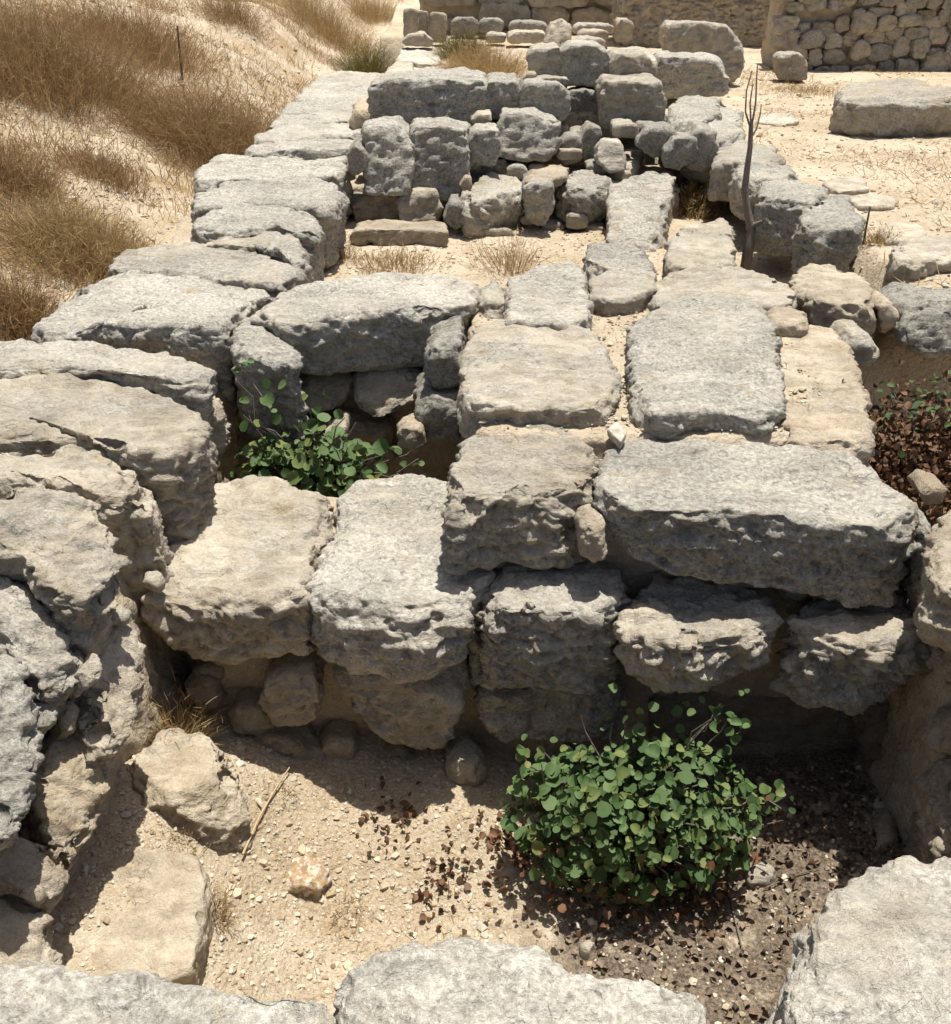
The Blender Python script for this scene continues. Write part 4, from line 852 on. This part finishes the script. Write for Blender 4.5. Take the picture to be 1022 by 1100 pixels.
h0 = hit(196, 85); q = np.array([h0 - np.array([0, 0, .05]), h0 + np.array([.01, 0, .25]), h0 + np.array([.02, 0, .48])])
tag(tube('dead_stalk', [(q - q[0], (.016, .013, .009))], BARK), 'dark dead stalk standing on the grassy slope', 'stalk').location = q[0]

def shrub(name, label, px, py, wpx, hpx, n, mat, rs, cat='shrub', group='dry shrubs on the slope', w=.0019, base=None, spread=1.):
    if group == 'dry shrubs on the slope': wpx *= .95; hpx *= .85
    b = hit(px, py) if base is None else np.array(base); dd = dist(b); R = wpx / 2 * dd / FPX; Hh = hpx * dd / FPX
    root = empty(name, b); tag(root, label, cat, group)
    k = rs.normal(size=(n, 2)) * np.array([R * .42, R * .42 * spread]); k = np.clip(k, -R, R)
    z = Hf(b[0] + k[:, 0], b[1] + k[:, 1]) - b[2]
    rt = np.stack([k[:, 0], k[:, 1], z - .01], 1)
    d = np.stack([k[:, 0] / R * 1.0, k[:, 1] / R * 1.0, np.full(n, 1.)], 1) + rs.normal(size=(n, 3)) * .38; d[:, 2] = np.abs(d[:, 2]) + .1
    L = Hh * rs.uniform(.35, 1.15, n) * (1 - .45 * (np.hypot(k[:, 0], k[:, 1] / spread) / R) ** 2).clip(.3, 1)
    blades('twigs', rt, d, L, np.full(n, w) * rs.uniform(.5, 1.2, n), .12, mat, rs, parent=root)
    # finer side twigs
    m = n * 2; i = rs.randint(0, n, m); f = rs.uniform(.3, .95, m)[:, None]
    r2 = rt[i] + unit(d[i]) * L[i][:, None] * f
    d2 = unit(d[i]) + rs.normal(size=(m, 3)) * .7
    blades('side_twigs', r2, d2, L[i] * rs.uniform(.12, .35, m), np.full(m, w * .8), .05, mat, rs, parent=root)
    return root
SHR = [
 ('big brown shrub at the upper left corner', 45, 92, 260, 110, 5600, BROWNSTRAW),
 ('brown shrub behind the big corner shrub', 150, 60, 170, 80, 2200, BROWNSTRAW),
 ('wide golden brown shrub beside the far left wall', 235, 172, 190, 85, 6500, BROWNSTRAW),
 ('small brown shrub between the big corner shrub and the wide golden one', 110, 190, 90, 45, 1000, BROWNSTRAW),
 ('golden shrub in the middle of the slope', 90, 282, 170, 75, 4600, STRAW),
 ('brown shrub against the left edge above the wall', 12, 350, 100, 85, 1800, BROWNSTRAW),
 ('dull shrub at the left edge under the big corner shrub', 15, 205, 120, 70, 1600, BROWNSTRAW),
 ('straw shrub at the top of the slope', 350, 40, 120, 55, 2400, STRAW),
 ('straw clump at the top edge near the three posts', 400, 22, 70, 40, 1500, STRAW),
 ('brown clump at the top edge of the slope', 250, 22, 80, 40, 1200, BROWNSTRAW)]
for lab, px, py, w_, h_, n, mt in SHR: shrub('dry_shrub', lab, px, py, w_, h_, n, mt, rs)
shrub('green_shrub', 'olive green shrub beside the far end of the left wall', 395, 78, 62, 38, 1500, OLIVE, rs, group=None)
shrub('green_shrub', 'olive green shrub in the corner of the dry grass plot', 497, 62, 50, 34, 1500, OLIVE, rs, group=None)
G2 = 'tufts of dry grass among the stones'
shrub('grass_tuft', 'wide patch of golden dry grass in the far plot', 520, 82, 95, 38, 2600, STRAW, rs, 'grass tuft', G2, spread=1.6)
shrub('grass_tuft', 'dry grass tuft growing in the left wall corner', 152, 612, 60, 80, 420, STRAW, rs, 'grass tuft', G2, w=.0016, base=atz(152, 606, -.14))
shrub('grass_tuft', 'straw patch left of the sapling', 748, 228, 70, 34, 1500, STRAW, rs, 'grass tuft', G2, w=.003)
shrub('grass_tuft', 'low dry tuft at the left of the sandy strip', 425, 288, 110, 22, 700, STRAW, rs, 'grass tuft', G2, w=.002)
shrub('grass_tuft', 'tall dry stalks in the middle of the sandy strip', 545, 290, 70, 50, 220, STRAW, rs, 'grass tuft', G2, w=.002)
shrub('grass_tuft', 'dry grass among the flat stones behind the topmost row', 648, 34, 44, 20, 500, STRAW, rs, 'grass tuft', G2)
shrub('grass_tuft', 'dry stalks beside the rectangular grey block', 712, 100, 26, 30, 160, STRAW, rs, 'grass tuft', G2)
shrub('grass_tuft', 'dry tuft on the sand beside the sunk tan slab', 228, 985, 40, 40, 200, STRAW, rs, 'grass tuft', G2, w=.0015)
shrub('grass_tuft', 'tiny dry tuft below the second pebble in the pit', 372, 985, 60, 22, 160, STRAW, rs, 'grass tuft', G2, w=.0013)
shrub('grass_tuft', 'straw tuft at the foot of the tan rough block', 190, 905, 60, 20, 140, STRAW, rs, 'grass tuft', G2, w=.0013)
shrub('grass_tuft', 'dry grass in front of the rubble wall', 870, 100, 110, 10, 700, STRAW, rs, 'grass tuft', G2)
shrub('grass_tuft', 'dry weeds under the white boulder at the right edge', 945, 262, 40, 22, 250, STRAW, rs, 'grass tuft', G2, w=.002)

J_ = 'weeds in the joints of the walls'
shrub('weed', 'dry weed in the joint left of the largest grooved block', 668, 400, 20, 14, 60, STRAW, rs, 'weed', J_, w=.0015, base=atz(668, 420, .02))
shrub('weed', 'dry weed between the two step blocks of the front wall', 345, 575, 16, 18, 50, STRAW, rs, 'weed', J_, w=.0014, base=atz(346, 580, -.36))
shrub('weed', 'dry weed hanging at the inner face of the left wall by the sandy strip', 380, 285, 30, 30, 120, BROWNSTRAW, rs, 'weed', J_, w=.0018, base=atz(372, 268, -.2))
shrub('weed', 'dry weed beside the pointed inner end of the left wall stone', 325, 290, 24, 26, 100, STRAW, rs, 'weed', J_, w=.0018, base=atz(325, 296, -.05))
shrub('weed', 'thin weed at the foot of the rounded tan stone', 300, 850, 40, 18, 90, STRAW, rs, 'weed', J_, w=.0013)
n = 1500
x = rs.uniform(-1.0, 1.4, n); y = rs.uniform(1.35, 2.75, n); k = gn(np.stack([x * 2.6, y * 2.6, np.zeros(n) + 3], 1)) > rs.normal(.12, .1, n); x, y = x[k], y[k]; n = len(x)
d = rs.normal(size=(n, 3)); d[:, 2] = rs.uniform(.0, .35, n)
tag(blades('straw_litter', np.stack([x, y, Hf(x, y) + .004], 1), d, rs.gamma(2.5, .012, n) + .012, rs.uniform(.0006, .0014, n), .1, STRAW, rs), 'broken straw lying over the pit floor', None, None, 'stuff')

# hillside grass that nobody could count
n = 52000
x = -1.95 - rs.beta(1.1, 1.9, n) * 7.5; y = 3.2 + rs.beta(1.2, 1.6, n) * 18
msk = gn(np.stack([x * .62, y * .62, np.zeros(n) + 3], 1)) + .35 * gn(np.stack([x * 2, y * 2, np.zeros(n) + 8], 1)) > rs.normal(.03, .2, n)
x, y = x[msk], y[msk]; n = len(x)
rt = np.stack([x, y, Hf(x, y) - .01], 1)
d = rs.normal(size=(n, 3)) * .5; d[:, 2] = rs.uniform(.5, 1.2, n)
tag(blades('hillside_grass', rt, d, rs.gamma(3, .035, n) + .03, rs.uniform(.0012, .004, n), .15, STRAW, rs), 'dry golden grass over the slope', None, None, 'stuff')
n = 90000
x = -1.95 - rs.beta(1.1, 1.9, n) * 7.5; y = 3.2 + rs.beta(1.2, 1.6, n) * 18
fld = gn(np.stack([x * .85, y * .7, np.zeros(n) + 23], 1)) + .5 * gn(np.stack([x * 2.4, y * 2.4, np.zeros(n) + 18], 1))
msk = fld > rs.normal(.16, .12, n); x, y, fld = x[msk], y[msk], fld[msk]; n = len(x)
d = rs.normal(size=(n, 3)) * .55; d[:, 2] = rs.uniform(.5, 1.2, n)
tag(blades('hillside_brush', np.stack([x, y, Hf(x, y) - .01], 1), d, rs.uniform(.06, .2, n) * np.clip(.5 + 1.4 * fld, .5, 1.7), rs.uniform(.0010, .0024, n), .12, BROWNSTRAW, rs), 'low brown brush over the slope', None, None, 'stuff')
n = 9000
n = 22000
x = rs.uniform(1.9, 7.5, n); y = rs.uniform(4.8, 13, n)
msk = gn(np.stack([x * .8, y * .8, np.zeros(n) + 13], 1)) > rs.normal(.18, .15, n); x, y = x[msk], y[msk]; n = len(x)
d = rs.normal(size=(n, 3)) * .8; d[:, 2] = rs.uniform(.2, .9, n)
tag(blades('terrace_grass', np.stack([x, y, Hf(x, y)], 1), d, rs.gamma(3, .02, n) + .02, rs.uniform(.001, .003, n), .15, STRAW, rs), 'sparse trodden dry grass on the terrace', None, None, 'stuff')

# gravel, litter
ico_v = np.array([(0, 0, 1), (.894, 0, .447), (.276, .851, .447), (-.724, .526, .447), (-.724, -.526, .447), (.276, -.851, .447), (.724, .526, -.447), (-.276, .851, -.447), (-.894, 0, -.447), (-.276, -.851, -.447), (.724, -.526, -.447), (0, 0, -1)])
ico_f = np.array([(0, 1, 2), (0, 2, 3), (0, 3, 4), (0, 4, 5), (0, 5, 1), (1, 6, 2), (2, 7, 3), (3, 8, 4), (4, 9, 5), (5, 10, 1), (6, 7, 2), (7, 8, 3), (8, 9, 4), (9, 10, 5), (10, 6, 1), (11, 7, 6), (11, 8, 7), (11, 9, 8), (11, 10, 9), (11, 6, 10)])
def gravel(name, label, x, y, s, mat=PEB, z=None):
    n = len(x); sc = s[:, None] * rs.uniform(.5, 1.2, (n, 3)); sc[:, 2] *= .7
    V = ico_v[None] * rs.uniform(.65, 1.25, (n, 12, 1)) * sc[:, None]
    a = rs.uniform(0, 6.28, n); ca, sa_ = np.cos(a)[:, None], np.sin(a)[:, None]
    V = np.stack([V[..., 0] * ca - V[..., 1] * sa_, V[..., 0] * sa_ + V[..., 1] * ca, V[..., 2]], -1)
    V += np.stack([x, y, (Hf(x, y) if z is None else z + 0 * x) + s * .15], 1)[:, None]
    o = quads(name, V.reshape(-1, 3), (np.arange(n)[:, None, None] * 12 + ico_f[None]).reshape(-1, 3), mat, smooth=False)
    tint(o, 'tint', np.repeat(rs.rand(n), 12)); return tag(o, label, None, None, 'stuff')
n = 15000
x = rs.uniform(-1.15, 1.45, n); y = rs.uniform(1.3, 2.85, n); k = rs.rand(n) < np.where(x > .1, .3, 1); x, y = x[k], y[k]
gravel('pit_gravel', 'pale gravel over the front pit floor', x, y, np.clip(rs.lognormal(-5.35, .55, len(x)), .0018, .022))
n = 9000
gravel('terrace_gravel', 'loose gravel over the terrace', rs.uniform(1.9, 7, n), 4.3 + rs.beta(1, 1.7, n) * 9, np.clip(rs.lognormal(-5.0, .6, n), .003, .035))
n = 3000
gravel('strip_gravel', 'loose gravel on the sandy strip', rs.uniform(-1., 1.8, n), rs.uniform(5, 7.1, n), np.clip(rs.lognormal(-5.0, .5, n), .003, .025))
n = 14000
gravel('slope_gravel', 'loose gravel on the slope', -1.95 - rs.beta(1, 1.5, n) * 6, 3.2 + rs.beta(1, 1.5, n) * 13, np.clip(rs.lognormal(-4.8, .6, n), .004, .04))
n = 2600
gravel('platform_gravel', 'grit in the joints of the platform', rs.uniform(0, 1.36, n), rs.uniform(3.3, 4.9, n), np.clip(rs.lognormal(-5.3, .5, n), .002, .014), z=.028)
n = 3000
x = rs.uniform(.0, 1.45, n); y = rs.uniform(1.35, 2.85, n)
k = rs.rand(n) < ss(.15, .55, x) * .6; x, y = x[k], y[k]
o = leaves('leaf_litter', np.stack([x, y, Hf(x, y) + .006], 1), np.array([0, 0, 1.]) + rs.normal(size=(len(x), 3)) * .7, rs.uniform(.005, .016, len(x)), leafy('leaf_mould', [(.045, .032, .022), (.13, .09, .06), (.27, .205, .145), (.17, .115, .075)], 0), rs, curl=.8, nseg=6)
tag(o, 'dark leaf litter under the bush', None, None, 'stuff')
def leafclump(label, px, py, w, n):
    b = hit(px, py); sc = dist(b) / FPX
    q = rs.normal(size=(n, 3)) * np.array([w * .3 * sc, w * .35 * sc, .012]); q[:, 2] = np.abs(q[:, 2]) + Hf(b[0] + q[:, 0], b[1] + q[:, 1]) - b[2] + .008
    tag(leaves('dead_leaf_clump', q, rs.normal(size=(n, 3)), rs.uniform(.008, .016, n), DEADLEAF, rs, curl=1.0, nseg=7), label, 'dead leaves', 'clumps of brown dead leaves').location = b
leafclump('clump of brown curled leaves near the shaded wall foot', 425, 885, 70, 45)
leafclump('clump of brown curled leaves left of the bush bottom', 475, 955, 55, 45)
leafclump('reddish leaves lying right of the bush', 800, 880, 40, 14)
leafclump('brown curled leaves trailing under the left of the bush', 540, 905, 50, 70)
def twig(label, pts, r=.003, up=.01):
    q = np.array([hit(a, b) + np.array([0, 0, up]) for a, b in pts]); tag(tube('fallen_twig', [(q - q[0], (r, r * .6))], BARK if 'pale' not in label else STRAWTWIG), label, 'twig', 'fallen twigs on the pit floor').location = q[0]
STRAWTWIG = N('straw_twig').done((.42, .31, .18, 1))
twig('pale forked dry stalk lying above the flint rock', [(262, 925), (280, 885), (300, 850), (312, 832)], .004, .03)
twig('bent pale twig under the left side of the bush', [(540, 905), (575, 922), (592, 915), (602, 912)], .004, .03)
twig('pale twig dropping from the bush', [(598, 914), (576, 935), (570, 960)], .004, .03)
twig('dark twig lying right of the bush by the big boulder', [(778, 930), (788, 985), (796, 1020)], .004)
twig('dark twig below the bush', [(698, 962), (708, 995), (728, 1015)], .004)
twig('thin grey twig pointing right in the mulch', [(820, 958), (850, 945), (880, 936)], .003)
